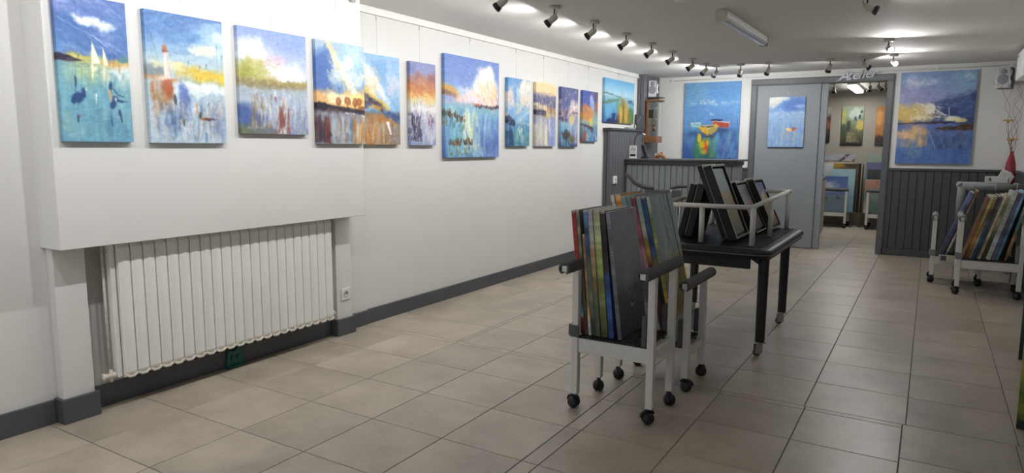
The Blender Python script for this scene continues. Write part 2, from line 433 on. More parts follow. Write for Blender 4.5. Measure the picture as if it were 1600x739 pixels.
for y0, y1 in zip(YA[:-1], YA[1:]):
    for x0, x1 in zip(XA[:-1], XA[1:]): tile(x0, x1, y0, y1)
YA2 = [.660, 1.15, 1.60, 2.06, 2.52, 2.98, 3.445, 3.89]
for y0, y1 in zip(YA2[:-1], YA2[1:]):
    for x0, x1 in ((-.026, .445), (.445, XR)): tile(x0, x1, y0, y1)
for x0, x1 in zip([XL, -3.292, -2.823, -2.372, -1.923, -1.474, -.941, -.487], [-3.292, -2.823, -2.372, -1.923, -1.474, -.941, -.487, -.026]): tile(x0, x1, 3.84, 3.89)
YB2 = [3.89, 4.345, 4.81, 5.275, 5.745, 6.21, 6.68, 7.15, 7.61, 8.07, 8.50, 8.93, 9.38, 9.83, 10.25]
XB = [-3.30, -2.84, -2.80, -2.372, -1.90, -1.426, -.951, -.494, -.012, .458, XR]
for y0, y1 in zip(YB2[:-1], YB2[1:]):
    for x0, x1 in zip([XL]+XB[:-1], XB): 
        if x1-x0 < .05 and y0 > 5.3: continue
        if y0 > 5.3 and abs(x1+2.84) < .001: x1 = -2.82
        if y0 > 5.3 and abs(x0+2.80) < .001: x0 = -2.82
        tile(x0, x1, y0, y1)
YC = [10.25, 10.71, 11.17, 11.63, 12.09, 12.55, 13.01, 13.47, 13.93]
for y0, y1 in zip(YC[:-1], YC[1:]):
    for x0, x1 in zip([-1.90, -1.426, -.951, -.494], [-1.426, -.951, -.494, -.012]): tile(x0, x1, y0, y1)
rest = MB()
def rt(x0, x1, y0, y1): rest.box(x0+.002, x1-.002, y0+.002, y1-.002, -.009, 0)
for i in range(6):
    for x0, x1 in zip([XL]+XB[:-1], XB): rt(x0, x1, .66-.462*(i+1), .66-.462*i)
for y0, y1 in zip(YC[:-1], YC[1:]):
    for x0, x1 in ((-3.3, -2.84), (-2.84, -2.372), (-2.372, -1.9), (-.012, .458)): rt(x0, x1, y0, y1)
o = rest.build('tile_field', M['tile'], floor); o['kind'] = 'stuff'

struct('ceiling', MB().box(XL-.2, XR+.2, YF-.2, YW+.2, CH, CH+.12), M['ceil'])
struct('wall_left', MB().box(XL-.2, XL, 1.634, YB, 0, CH), M['wall'])
struct('wall_left', MB().box(XL-.2, -3.70, YF, 1.634, 0, CH), M['wall'])
struct('wall_right', MB().box(XR, XR+.2, YF, YB, 0, CH), M['wall'])
struct('wall_front', MB().box(XL-.2, -2.7, YF-.2, YF, 0, CH).box(.1, XR+.2, YF-.2, YF, 0, CH).box(-2.7, .1, YF-.2, YF, 0, .5).box(-2.7, .1, YF-.2, YF, 2.1, CH), M['wall'])
wn = MB()
for x in (-2.7, -1.33, .06): wn.box(x, x+.04, YF-.12, YF-.06, .5, 2.1)
wn.box(-2.7, .1, YF-.12, YF-.06, .5, .54).box(-2.7, .1, YF-.12, YF-.06, 2.06, 2.1)
struct('window_1', wn, M['frame'])            # shop window behind the camera
ld = bpy.data.lights.new('window_portal', 'AREA'); ld.shape = 'RECTANGLE'; ld.size = 2.8; ld.size_y = 1.6; ld.cycles.is_portal = True
lo = bpy.data.objects.new('window_portal', ld); COL.objects.link(lo); lo.location = (-1.3, YF-.02, 1.3); lo.rotation_euler = (PI/2, 0, 0)
wb = struct('wall_back', MB().box(XL-.2, -2.18, YB, YB+.14, 0, CH).box(-.54, XR+.2, YB, YB+.14, 0, CH).box(-2.18, -.54, YB, YB+.14, 2.285, CH), M['wall'])
struct('wall_workshop_back', MB().box(-4, 1.2, YW, YW+.15, 0, CH).box(-1.462, -1.455, YW-.004, YW, 0, CH), M['shopwall'])
struct('wall_workshop_left', MB().box(-3.5, -3.4, YB+.14, YW, 0, CH), M['shopwall'])
struct('wall_workshop_right', MB().box(.6, .7, YB+.14, YW, 0, CH), M['shopwall'])
# boxed casing over the radiator niche, with its pilasters
struct('trim_1', MB().box(XL+.0, -3.505, 1.615, 3.672, .897, CH), M['box'], bevel=.003)
struct('trim_2', MB().box(XL, -3.637, 1.635, 1.785, 0, .897), M['wall'], bevel=.002)
struct('trim_3', MB().box(XL, -3.652, 3.515, 3.668, 0, .897), M['wall'], bevel=.002)
# cornice / hanging rail strips along the ceiling
struct('trim_4', MB().box(XL, XL+.022, 3.672, 9.60, 2.395, CH).box(XL+.022, XL+.03, 3.672, 9.60, 2.395, 2.41), M['whitepl'], bevel=.003)
struct('trim_5', MB().tube((-3.42, YB-.016, 2.398), (XR-.16, YB-.016, 2.398), .005, 8).box(-3.43, -3.40, YB-.03, YB, 2.385, 2.412)
       .box(XR-.17, XR-.145, YB-.03, YB, 2.385, 2.412).box(-2.825, -2.805, YB-.03, YB, 2.385, 2.412).box(-.02, 0, YB-.03, YB, 2.385, 2.412), M['whitepl'])
struct('trim_6', MB().box(XR-.02, XR, YF, YB, 2.40, CH), M['whitepl'])
# baseboards
bl = MB()
bl.box(XL, -3.712, 3.905, 9.6, .0, .118).box(XL, -3.706, 3.668, 3.905, 0, .113)
bl.box(-3.66, -3.633, 3.50, 3.685, 0, .127).box(XL, -3.66, 3.668, 3.685, 0, .127).box(XL, -3.66, 3.50, 3.515, 0, .127)
bl.box(XL, -3.706, 1.80, 3.50, 0, .118)
bl.box(-3.637, -3.615, 1.617, 1.80, 0, .127).box(XL, -3.637, 1.617, 1.635, 0, .127).box(XL, -3.637, 1.785, 1.80, 0, .127)
bl.box(-3.70, -3.682, YF, 1.617, 0, .122)
struct('baseboard_left', bl, M['base'], bevel=.004)
struct('baseboard_back', MB().box(-.50, XR, YB-.03, YB, 0, .085), M['panel'], bevel=.003)
struct('baseboard_right', MB().box(XR-.02, XR, YF, YB-.03, 0, .085), M['panel'], bevel=.003)
# wainscot of the back wall: every board is a piece
def boards(parent, x0, x1, z0, z1, y, pitch, m, name='board', axis='x', d=.012, sgn=-1):
    n = max(1, round((x1-x0)/pitch)); p = (x1-x0)/n; b = MB(); g = .0035
    if axis == 'x': lo, hi = (y-d, y) if sgn < 0 else (y, y+d); b.box(g, p-g, lo, hi, z0, z1)
    else: lo, hi = (y-d, y) if sgn < 0 else (y, y+d); b.box(lo, hi, g, p-g, z0, z1)
    me = b.mesh(name); me.materials.append(m)
    for i in range(n):
        o = bpy.data.objects.new(name, me); COL.objects.link(o); o.parent = parent
        o.location = (x0+i*p, 0, 0) if axis == 'x' else (0, x0+i*p, 0)
        bv = o.modifiers.new('bevel', 'BEVEL'); bv.width = .003; bv.segments = 1
bx('wainscot_backing', M['groove'], wb, -.50, XR, YB-.006, YB, .08, 1.13)
boards(wb, -.50, XR-.02, .085, 1.125, YB-.006, .0945, M['panel'])
MB().box(-.50, XR, YB-.034, YB, 1.118, 1.15).build('wainscot_rail', M['panel'], wb, .004)
bx('wainscot_backing', M['groove'], wb, -2.55, -2.255, YB-.006, YB, .0, 1.10)
boards(wb, -2.54, -2.256, .0, 1.09, YB-.006, .0945, M['panel'])
MB().box(-2.55, -2.256, YB-.034, YB, 1.085, 1.118).build('wainscot_rail', M['panel'], wb, .004)
wr = bpy.data.objects['wall_right']
bx('wainscot_backing', M['groove'], wr, XR-.006, XR, 2.0, YB-.03, .08, 1.13)
boards(wr, 2.0, YB-.03, .085, 1.125, XR-.006, .0945, M['panel'], axis='y')
MB().box(XR-.034, XR, 2.0, YB-.03, 1.118, 1.15).build('wainscot_rail', M['panel'], wr, .004)
# workshop doorway: moulded frame
fr = MB()
for (a, b_, c, d_) in ((-2.256, -2.17, 0, 2.275), (-.552, -.466, 0, 2.275)):
    fr.box(a, b_, YB-.03, YB+.16, c, d_); fr.box(a+.012, b_-.012, YB-.042, YB-.03, c, d_)
fr.box(-2.256, -.466, YB-.03, YB+.16, 2.275, 2.362).box(-2.244, -.478, YB-.042, YB-.03, 2.288, 2.35)
struct('trim_7', fr, M['frame'], bevel=.004)
# grey door leaf, closed half of the doorway
dl = MB().box(-2.168, -1.34, YB-.02, YB+.03, .012, 2.272)
dr = struct('door_1', dl, M['door'], bevel=.003)
MB().box(-1.338, -1.25, YB+.0, YB+.04, .012, 2.272).build('meeting_stile', M['door'], dr, .003)
MB().box(-1.355, -1.34, YB-.026, YB-.02, .012, 2.272).build('cover_strip', M['door'], dr, .002)
# dark column in the far corner and the boarded cabinet below it
cl = struct('trim_8', MB().box(XL, -3.636, 9.60, YB, 0, CH), M['darkwood'])
boards(cl, XL, -3.634, 1.70, CH, 9.60, .05, M['darkwood'])
boards(cl, 9.60, YB, 1.25, CH, -3.636, .11, M['darkwood'], axis='y', sgn=1)

# ================================================================== LIGHTS AND THEIR FITTINGS
def look(v):   # euler turning local -z to v
    return Vector(v).to_track_quat('-Z', 'Y').to_euler()
body_me = MB().lathe([(.0, .098), (.012, .097), (.022, .088), (.0255, .07), (.0245, .03), (.0245, .022)], 18).mesh('body')
body_me.materials.append(M['spot'])
rim_me = MB().lathe([(.0245, .026), (.0285, .024), (.0335, .004), (.0335, -.006), (.029, -.006), (.027, .0), (.027, .004)], 18, caps=False).mesh('rim')
rim_me.materials.append(M['spotrim'])
lamp_me = MB().lathe([(.0, .0035), (.0265, .0035), (.0265, .0045), (0, .0045)], 18).mesh('lamp'); lamp_me.materials.append(M['lampon'])
lampoff_me = MB().lathe([(.0, .0035), (.0265, .0035), (.0265, .0045), (0, .0045)], 18).mesh('lamp'); lampoff_me.materials.append(M['tubeoff'])
can_me = MB().lathe([(.0, 0), (.042, 0), (.046, -.004), (.046, -.018), (.040, -.022), (0, -.022)][::-1], 20).mesh('ceiling_rose'); can_me.materials.append(M['spot'])
stem_me = MB().tube((0, 0, -.02), (0, 0, -.075), .006, 10).mesh('stem'); stem_me.materials.append(M['darkgrey'])
arm_me = MB().tube((0, 0, .09), (.0, .028, .118), .0025, 6).mesh('lever'); arm_me.materials.append(M['darkgrey'])
def spot(label, x, y, aim, group, on=True, rose=True, z=CH, power=1.0):
    t = thing('spotlight', label, 'spotlight', (x, y, z), group=group)
    def p(me, name, par): o = bpy.data.objects.new(name, me); COL.objects.link(o); o.parent = par; return o
    if rose: p(can_me, 'ceiling_rose', t)
    p(stem_me, 'stem', t)
    a = Vector(aim).normalized()
    h = p(body_me, 'head', t); h.rotation_euler = look(a)
    h.location = Vector((0, 0, -.085))+a*.072
    p(rim_me, 'rim', h); p(lamp_me if on else lampoff_me, 'lamp', h); p(arm_me, 'lever', h)
    if on:
        ld = bpy.data.lights.new('spot_beam', 'AREA'); ld.shape = 'DISK'; ld.size = .048; ld.energy = SPOT_W*power; ld.color = SPOT_COL
        lo = bpy.data.objects.new('spot_beam', ld); COL.objects.link(lo); lo.parent = h; lo.location = (0, 0, -.0075)
    return t
ordn = ['first', 'second', 'third', 'fourth', 'fifth', 'sixth', 'seventh', 'eighth']
G1 = 'spotlights in the row along the left wall'
for i, y in enumerate([3.98, 4.69, 5.39, 6.11, 6.79, 7.45, 8.19]):
    spot('white ceiling spotlight with dark rim, %s visible one of the left row from the camera' % ordn[i], -2.50, y, (-.82, -.12-.02*i, -.60), G1)
spot('white spotlight at the corner turning to the far left, left one of the close pair', -2.49, 8.72, (-.75, .35, -.6), G1)
spot('white spotlight at the corner, right one of the close pair, tipped to the left', -2.44, 9.02, (-.62, .5, -.62), G1)
for i, y in enumerate([3.28, 2.58, 1.88, 1.1, .3, -.5, -1.3]):   # the same row goes on over the camera
    spot('white ceiling spotlight of the left row, %s one back from the picture edge' % ordn[i], -2.50, y, (-.82, -.12, -.60), G1)
G2 = 'spotlights in the row in front of the back wall'
for x, aim, lb in ((-2.13, (-.25, .6, -.8), 'white spotlight above the boat painting, pointing down at it'),
                   (-1.79, (-.45, .6, -.72), 'white spotlight above the left end of the doorway frame'),
                   (-1.10, (-.3, .55, -.8), 'white spotlight just left of the word sign'),
                   (-.735, (.7, .35, -.55), 'white spotlight above the word sign, turned to the right')):
    spot(lb, x, 9.0, aim, G2)
G3 = 'spotlights in the row along the right wall'
spot('lower of the two glaring spotlights near the doorway', -.44, 8.93, (.38, -.85, -.36), G3)
spot('upper of the two glaring spotlights near the doorway', -.43, 7.70, (.38, -.85, -.36), G3)
spot('white spotlight with blue-grey rim at the top edge right of the tube light', -.45, 5.40, (.86, .06, -.42), G3)
for i, y in enumerate([3.6, 1.9, .2, -1.2]):
    spot('white ceiling spotlight of the right row, %s one back from the picture edge' % ordn[i], -.45, y, (.9, 0, -.4), G3, on=i in (2, 3), power=.5)
# strip light, off
t = thing('strip_light', 'long unlit fluorescent strip light with grey end caps on the ceiling', 'ceiling light', (-1.45, 5.42, CH))
MB().box(-.035, .035, .03, 1.58, -.035, 0).build('housing', M['whitepl'], t, .004)
mm = M['tubeoff']
MB().path([(0, .05, -.055), (0, 1.56, -.055)], .013, 12).build('fluorescent_tube', mm, t)
dif = MB(); 
for k in range(8):
    a0 = PI+PI*k/8; a1 = PI+PI*(k+1)/8
    dif.quad((.038*math.cos(a0), .04, -.035+.046*math.sin(a0)), (.038*math.cos(a1), .04, -.035+.046*math.sin(a1)), (.038*math.cos(a1), 1.57, -.035+.046*math.sin(a1)), (.038*math.cos(a0), 1.57, -.035+.046*math.sin(a0)))
mdif = mat('ribbed_diffuser', 'b9bfca', .25, var=.03, coat=.3); dif.build('diffuser', mdif, t)
for y0 in (0, 1.57): MB().box(-.044, .044, y0, y0+.04, -.088, 0).build('end_cap', M['spot'], t, .008)
t = thing('ceiling_rose', 'small round white ceiling fitting at the top edge of the picture', 'ceiling rose', (-1.58, 4.92, CH))
MB().lathe([(0, -.018), (.05, -.018), (.065, -.010), (.068, 0), (0, 0)], 24).build('cover', M['whitepl'], t)
# workshop lighting
t = thing('strip_light', 'lit fluorescent strip light glowing white in the workshop', 'ceiling light', (-1.16, 12.3, CH))
MB().box(-.07, .07, 0, 1.35, -.04, 0).build('housing', M['whitepl'], t, .004)
MB().box(-.06, .06, .02, 1.33, -.085, -.04).build('diffuser', M['tubeon'], t, .012)
ld = bpy.data.lights.new('strip_glow', 'AREA'); ld.shape = 'RECTANGLE'; ld.size = .12; ld.size_y = 1.3; ld.energy = SHOP_W
lo = bpy.data.objects.new('strip_glow', ld); COL.objects.link(lo); lo.parent = t; lo.location = (0, .68, -.09)
G4 = 'spotlights on the workshop ceiling'
spot('small white spotlight hanging alone at the left of the workshop ceiling', -1.42, 12.3, (0, .3, -.9), G4, on=False)
spot('left spotlight of the workshop cluster beside the lit tube', -.90, 12.3, (-.2, .2, -.9), G4, on=False)
spot('middle spotlight of the workshop cluster beside the lit tube', -.78, 12.3, (.5, .2, -.6), G4, on=False)
spot('right spotlight of the workshop cluster beside the lit tube', -.68, 12.25, (.4, -.3, -.7), G4, on=False)

# ================================================================== PAINTINGS
XF, XB_ = -3.693, -3.475          # painted faces: on the wall, on the casing
R90 = PI/2
GP = 'seascape canvases along the left wall'
def left(label, p, y0, z0, w, h, box=False):
    x = XB_ if box else XF; return hang(label, p, (x, y0, z0), w, h, .03 if box else .035, R90, group=GP)

# 1 sails
p = Paint(.33, .682, 11, 320)
p.grad([(0, '4668b0'), (.15, '5078bc'), (.3, '4674b8'), (.40, '5c88c4'), (.46, '5c90b4'), (.55, '68a4b6'), (.75, '66a0bc'), (1, '64a2c4')], .02)
p.band(-.1, .14, '5c6cb4', .6, -.2, .1); p.band(.17, .27, '7c8cd0', .9, .38, .05, x1=.8); p.band(.26, .36, '3c64ac', .7, .3, .06)
p.brush(.05, .9, .0, .4, .35, ['3c60ac', '6c88cc', '8ca4dc', '4c78c0', '34589c'], 110, .5, (.01, .03), (.1, .3), .25)
p.blob(.28, .20, .28, .05, '3868ac', .8, .8); p.blob(.45, .17, .16, .03, 'dfe6ea', .9, .7, .8, .1); p.blob(.62, .185, .18, .028, 'e4e8ea', .85, .7, .8, .12); p.blob(.3, .15, .05, .01, 'e4ecf0', .8)
p.band(.405, .462, 'd8c04c', .95, .03, .02, .008, x0=.1); p.band(.425, .468, 'd8892c', .95, .03, .02, .01, x0=.55); p.band(.455, .56, 'd4dccc', .85, .02, .08, .02, x0=.5); p.blob(.36, .52, .24, .10, 'b4c888', .75, .9); p.blob(.93, .39, .12, .03, '5c8c74', .7); p.blob(.88, .52, .2, .06, 'dce4de', .8, .8)
p.drips(.05, .95, .46, .98, ['7cb4bc', '5490b0', '94c0b8', '4c84b0', '84bcc8', '6cb0c4'], 130, .4, (.008, .025), (.15, .6))
p.tex(.04)
p.blob(.05, .425, .14, .022, '26203a', 1, .25); p.blob(.18, .44, .14, .012, '2b2138', .9, .3); p.brush(.02, .4, .43, .48, .1, ['b4a878', '4c5c7c', '3c4c74'], 12, .7, (.004, .008), (.03, .08), .2)
p.stroke(.05, .17, .95, .36, .003, 'b8c4ec', .7, .0015); p.stroke(.5, .26, .82, .37, .003, 'e8ecf8', .9, .001)
p.poly([(.46, .455), (.475, .29), (.575, .45)], 'f2eed8'); p.poly([(.615, .46), (.63, .33), (.69, .455)], 'efe8c4'); p.stroke(.48, .30, .49, .44, .004, 'e0d8a0', .8)
for a in ((.47, .47, .46, .57, .016, 'f0ecd0'), (.51, .47, .50, .53, .010, 'e8e8b8'), (.62, .47, .615, .62, .008, 'e8e8c8'), (.49, .66, .488, .74, .008, 'eef6f4')): p.stroke(a[0], a[1], a[2], a[3], a[4], a[5], .9, .001)
for a in ((.3, .02, .27, .46), (.22, .46, .17, .64), (.25, .46, .21, .70), (.33, .48, .29, .67), (.72, .37, .70, .66), (.8, .38, .69, .62), (.86, .45, .73, .62), (.905, .50, .80, .64), (.94, .62, .8, .72), (.69, .6, .70, .95), (.22, .62, .235, .97), (.62, .62, .69, .44)): p.stroke(*a, .0014, '2c3c58', .75, .0008)
for a in ((.72, .38), (.79, .39), (.86, .47), (.905, .52), (.29, .4), (.33, .5)): p.stroke(a[0], a[1], a[0]-.02, a[1]+.035, .003, '28304c', .9, .001)
for a in ((.23, .60, .018, .05), (.25, .70, .085, .035), (.17, .72, .03, .03), (.33, .66, .03, .03), (.70, .60, .022, .025), (.74, .68, .07, .02), (.82, .70, .09, .010), (.72, .73, .04, .03), (.22, .84, .016, .03), (.83, .84, .016, .04), (.81, .79, .014, .02), (.69, .85, .006, .04)): p.blob(*a, '1f3c70', .85, .5, 1.1)
p.poly([(.665, .63), (.695, .62), (.70, .71), (.675, .71)], 'd8a468', .9); p.blob(.76, .695, .012, .018, 'e4ecf6'); p.stroke(.74, .62, .80, .66, .003, '16264c'); p.stroke(.80, .66, .90, .67, .003, '16264c'); p.blob(.245, .82, .01, .01, 'b83c48', .9); p.blob(.36, .63, .012, .012, 'c8dcdc', .9)
p.fin(); left('canvas with two white sails on teal water, at the left picture edge', p, 1.654, 1.414, .33, .682, True)

# 2 lighthouse
p = Paint(.445, .68, 12, 280)
p.grad([(0, '4c74b4'), (.1, '5884c0'), (.22, '74a0d0'), (.34, 'a8c4d4'), (.42, 'b0c8ce'), (.6, 'acc4d4'), (.8, 'a8c0d8'), (1, 'b4ccdc')], .03)
p.blob(.1, .08, .35, .12, '3f70b4', .7, 1); p.blob(.5, .2, .2, .06, '5c8cc8', .7, 1); p.brush(0, .95, 0, .3, 2.8, ['5080c0', '7ca8d8', '4470b0', '90b8dc'], 90, .5, (.01, .03), (.08, .25), .3); p.blob(.9, .2, .2, .1, 'bcd8e8', .7, 1); p.blob(.72, .255, .15, .04, 'dfe4c8', .9, .7, .9); p.blob(.62, .27, .1, .025, 'eeecd4', .8); p.blob(.95, .15, .1, .03, 'd8e4dc', .6)
p.band(.40, .495, 'e0bc3c', .97, .03, .04, .01, x0=.32); p.band(.44, .475, 'ecc83c', .8, .03, .02, .01, x0=.55); p.band(.38, .44, 'ece0a8', .9, 0, .03, .02, x0=.02, x1=.5); p.band(.49, .52, 'a8bc98', .8, .04, .02, .01, x0=.4)
p.blob(.68, .55, .3, .035, 'e8eff0', .95, .6, .7, .05); p.blob(.5, .6, .25, .03, 'dce8ec', .85); p.blob(.12, .455, .15, .04, '7c8c98', .9, .6, .9); p.band(.49, .53, 'cc8c50', .85, .02, .02, .012, x1=.42)
p.drips(.06, .30, .5, .80, ['a8683c', 'b08c5c', 'c8a878', '8a7050', 'b8582c', '9c8468', 'c8c0b0'], 130, .6, (.005, .014), (.2, .8)); p.blob(.25, .56, .05, .07, 'b4502c', .8, .6, .9); p.blob(.22, .5, .12, .016, 'e8dcc8', .8, .5)
p.blob(.44, .66, .05, .12, '5874bc', .9, .6, .9); p.blob(.5, .75, .04, .06, '8098cc', .8); p.blob(.25, .80, .13, .07, '5c84b4', .8, .8, 1); p.blob(.33, .86, .08, .06, '3c68a4', .8, .7, 1); p.blob(.86, .84, .1, .1, '8ca0cc', .8, .8); p.blob(.1, .85, .12, .12, 'bcccd8', .7)
p.drips(.08, .97, .62, 1, ['7898c4', 'd0dce8', '5478a8', 'dce4e8', 'c8b098', '94a8c8', 'e4ecf0'], 240, .5, (.004, .012), (.1, .5)); p.tex(.04)
p.poly([(.205, .5), (.22, .30), (.262, .30), (.285, .5)], 'e0d0c8'); p.poly([(.205, .31), (.21, .255), (.26, .255), (.268, .31)], 'b06c54'); p.poly([(.20, .30), (.20, .29), (.272, .29), (.272, .30)], '7c4438'); p.stroke(.235, .26, .235, .215, .004, 'b87458'); p.stroke(.228, .33, .222, .48, .005, 'f2ece6', .9); p.stroke(.262, .34, .275, .48, .004, 'a89c9c', .7)
p.brush(.15, .9, .66, .95, 1.5, ['20304c', '94643c', '2f4f7c', 'c89868', 'e0e8ec'], 70, .8, (.003, .007), (.05, .16), .15)
p.blob(.64, .77, .03, .04, '35443c', .9, .4, 1.2); p.blob(.70, .80, .06, .012, 'b45c34', .9, .4, 1); p.blob(.60, .72, .015, .05, 'c89868', .8); p.blob(.42, .84, .02, .04, '3c4e38', .85, .4, 1); p.blob(.33, .67, .02, .04, '3c3c48', .8, .4, 1); p.blob(.8, .80, .08, .008, '4c3c3c', .8, .4, 1.2)
for a in ((.08, .18, .14, .36), (.06, .3, .15, .45), (.52, .36, .46, .52), (.66, .38, .57, .60), (.75, .36, .77, .42), (.905, .2, .91, .62), (.975, .28, .93, .58), (.77, .68, .75, .8), (.96, .60, .76, .82), (.66, .64, .8, .60), (.33, .66, .30, .9), (.80, .8, .83, .92)): p.stroke(*a, .0013, '38404c', .7, .0008)
for a in ((.52, .35), (.66, .38), (.905, .2), (.975, .28), (.75, .37), (.77, .67), (.08, .19)): p.stroke(a[0], a[1], a[0]-.008, a[1]+.03, .0032, '2c3040', .9, .001)
p.fin(); left('canvas with a small white lighthouse, yellow shore and reeds', p, 2.078, 1.411, .45, .678, True)

# 3 marsh
p = Paint(.51, .62, 13, 260)
p.grad([(0, '7f97d2'), (.2, '94aada'), (.35, 'b6c2dc'), (.45, 'c2c8d0'), (.5, 'a8a890'), (.56, 'a4b0bc'), (.7, 'a6b6cc'), (.9, '8a9cc4'), (1, '7a8cb4')], .03)
p.blob(.25, .25, .2, .12, 'e8e6e4', .8, .8); p.blob(.18, .22, .16, .1, 'f2eeea', .8, .8); p.blob(.5, .38, .22, .08, 'e9e9ec', .85, .8); p.blob(.75, .42, .2, .09, 'eef0f0', .8, .9); p.blob(.56, .29, .12, .05, 'd6b8cc', .8, .9); p.blob(.3, .3, .15, .05, 'e2c0bc', .5, .9); p.blob(.78, .1, .2, .08, '7f9ade', .7, 1)
p.blob(.2, .40, .22, .11, 'b4b858', .9, .6, .7); p.blob(.1, .44, .14, .07, '9ea03c', .9); p.blob(.38, .48, .16, .03, 'c0b060', .9); p.band(.475, .55, '8a7a50', .85, -.03, .03, .01); p.band(.49, .52, 'a89440', .8, -.03, .015, .01, x0=.4)
p.brush(0, .6, .3, .5, 2.6, ['c8c878', '94983c', 'd8d4a0', 'b0a050', 'c4b0a0'], 70, .6, (.01, .02), (.05, .15), .6); p.stroke(.3, .43, .6, .51, .003, 'e8dca0', .8)
p.drips(.05, 1, .54, 1, ['c4d0dc', 'e4e8ea', '8296c8', 'b0bcd4', '96a4b8'], 120, .5, (.004, .018), (.1, .5))
p.blob(.12, .8, .13, .11, '3c5aa0', .9, .7, .8); p.blob(.22, .85, .14, .06, '4866ac', .8); p.blob(.1, .97, .2, .09, '5f6c38', .8, .8); p.blob(.35, .98, .25, .06, '6c6e74', .8)
p.tex(.04)
p.drips(.15, .45, .58, .95, ['b0783c', '7a5a34', 'e8e4d4', '9a8450'], 60, .6, (.003, .009), (.15, .5))
p.drips(.5, .7, .62, 1, ['8a3c30', 'f0ece0', 'a06048', 'e8dcc8'], 60, .75, (.003, .01), (.15, .5))
p.drips(.7, .98, .7, 1, ['98606c', 'dce4ec', '6478b4', 'c8c048'], 40, .6, (.002, .006), (.1, .4))
p.reeds(.12, .95, .9, 50, .22, ('4a3a34', '7c4430', 'e8e4dc'), .7, .03, .0018); p.blob(.59, .85, .035, .09, '7c3428', .7, .6, .9)
for k in range(6): p.stroke(.10+.022*k, .955-.01*(k % 2), .108+.022*k, .93, .003, 'dcdcd4', .8)
p.fin(); left('canvas of a pale marsh with rusty reeds under pink clouds', p, 2.628, 1.470, .51, .62, True)

# 4 four round trees
p = Paint(.44, .675, 14, 280)
p.grad([(0, '9fb4c4'), (.2, '86b4dc'), (.4, '6a9cd0'), (.5, 'e0b070'), (.61, 'e8b468'), (.655, '4c3a44'), (.7, '8a8a98'), (.85, 'a0a8b0'), (1, 'a4b4c0')], .02)
p.blob(.15, .25, .22, .16, '3a64b0', .95, .6); p.blob(.35, .4, .25, .1, '4f80c4', .9); p.blob(.1, .42, .2, .1, '4468b0', .9); p.blob(.75, .15, .2, .12, 'a4d0ec', .9, .8); p.blob(.65, .2, .1, .06, 'dcecf0', .8); p.blob(.45, .3, .18, .1, 'd4e4ee', .7); p.blob(.8, .35, .2, .07, 'c8dcec', .8)
p.brush(.22, .95, .05, .5, .85, ['f0dc9c', 'e8c070', 'f4f0e0', 'e8e8e4', 'f0c85c'], 70, .6, (.008, .02), (.06, .2), .2)
p.blob(.42, .2, .05, .28, 'e8cc90', .85, .8, .8, -.55); p.blob(.62, .36, .06, .3, 'e8e4dc', .8, .8, .8, -.7); p.blob(.3, .1, .04, .15, 'dcc090', .8, .8, .8, -.5); p.band(.5, .6, 'f0c860', .7, .1, .05, .02, x0=.1); p.blob(.45, .55, .3, .05, 'f4ecc0', .8); p.blob(.82, .52, .15, .04, 'f0e070', .7); p.blob(.1, .56, .14, .08, 'e0a868', .9)
p.tex(.04)
for i, (x, r_) in enumerate(((.44, .042), (.62, .046), (.78, .042), (.88, .04))): p.blob(x, .575+(i % 2)*-.008, r_*1.4, r_, 'a05c34', .95, .25, .2, 0, 9); p.blob(x-.01, .565, r_*.7, r_*.6, 'c08454', .6, .6); p.stroke(x, .6, x, .635, .003, '5a3828')
p.band(.625, .665, '2c2434', .95, .05, .01, .008); p.blob(.1, .63, .16, .03, '1c1a2a', .95, .4)
p.drips(.02, .3, .67, 1, ['2a2430', '5c3038', '7c4038', '3c3440'], 60, .7, (.008, .025), (.4, 1)); p.drips(.25, .8, .68, 1, ['8a8a94', 'a8b4c0', '5f7484', 'c0c8d0', '7c5c4c'], 80, .6, (.006, .025), (.3, 1)); p.drips(.75, 1, .68, 1, ['b87c3c', 'c8a468', 'd8d0bc', 'a86834'], 50, .6, (.006, .02), (.3, 1))
for x in (.62, .73, .96): p.stroke(x-.04, .685+.02*(x > .9), x+.04, .69+.02*(x > .9), .006, 'f2efe8'); 
p.blob(.95, .63, .1, .02, '8c4c30', .8); p.fin()
left('canvas with four round brown trees at sunset, at the casing edge', p, 3.218, 1.414, .445, .678, True)

# 5 companion piece on the recessed wall
p = Paint(.45, .685, 15, 260)
p.grad([(0, '8cb8e4'), (.2, '7fb0e0'), (.4, '86b8e4'), (.6, '7cb0dc'), (.62, '5a88b8'), (.66, 'a07848'), (.8, 'a89880'), (1, '8a7a5c')], .02)
p.blob(.85, .3, .2, .12, 'd4d4e4', .7, 1.2, 1.2); p.blob(.8, .38, .12, .05, 'd8c8d8', .5, 1, 1.3); p.blob(.22, .3, .07, .32, 'ece8dc', .9, .8, .8, -.6); p.blob(.45, .36, .07, .3, 'e8ecee', .85, .8, .8, -.7); p.blob(.1, .38, .05, .2, 'e8d090', .85, .8, .8, -.7); p.blob(.5, .15, .2, .08, '6ea4dc', .7)
p.brush(.1, .45, .15, .5, .95, ['f4ecd0', 'f0d898', 'f4f4ec', 'e4ecf0', 'f0c870'], 80, .65, (.01, .024), (.1, .25), .15)
p.band(.5, .56, 'e8c040', .9, .38, .03, .02, x0=.0, x1=.75); p.band(.54, .63, '3c2c40', .95, .33, .03, .02, x1=.6); p.band(.56, .66, '2a4a90', .9, .2, .03, .02, x0=.55); p.blob(.4, .58, .14, .025, 'd8a030', .8)
p.blob(.1, .54, .12, .06, '504050', .8); p.drips(.05, .75, .65, 1, ['c0702c', 'a8581c', 'd89a50', '9c8c70', 'b8a888', 'c8b8a4'], 110, .6, (.006, .025), (.25, .9)); p.drips(.6, 1, .68, 1, ['8c7c80', 'a08c84', '9c8454', '7c6c68'], 60, .6, (.006, .02), (.2, .8))
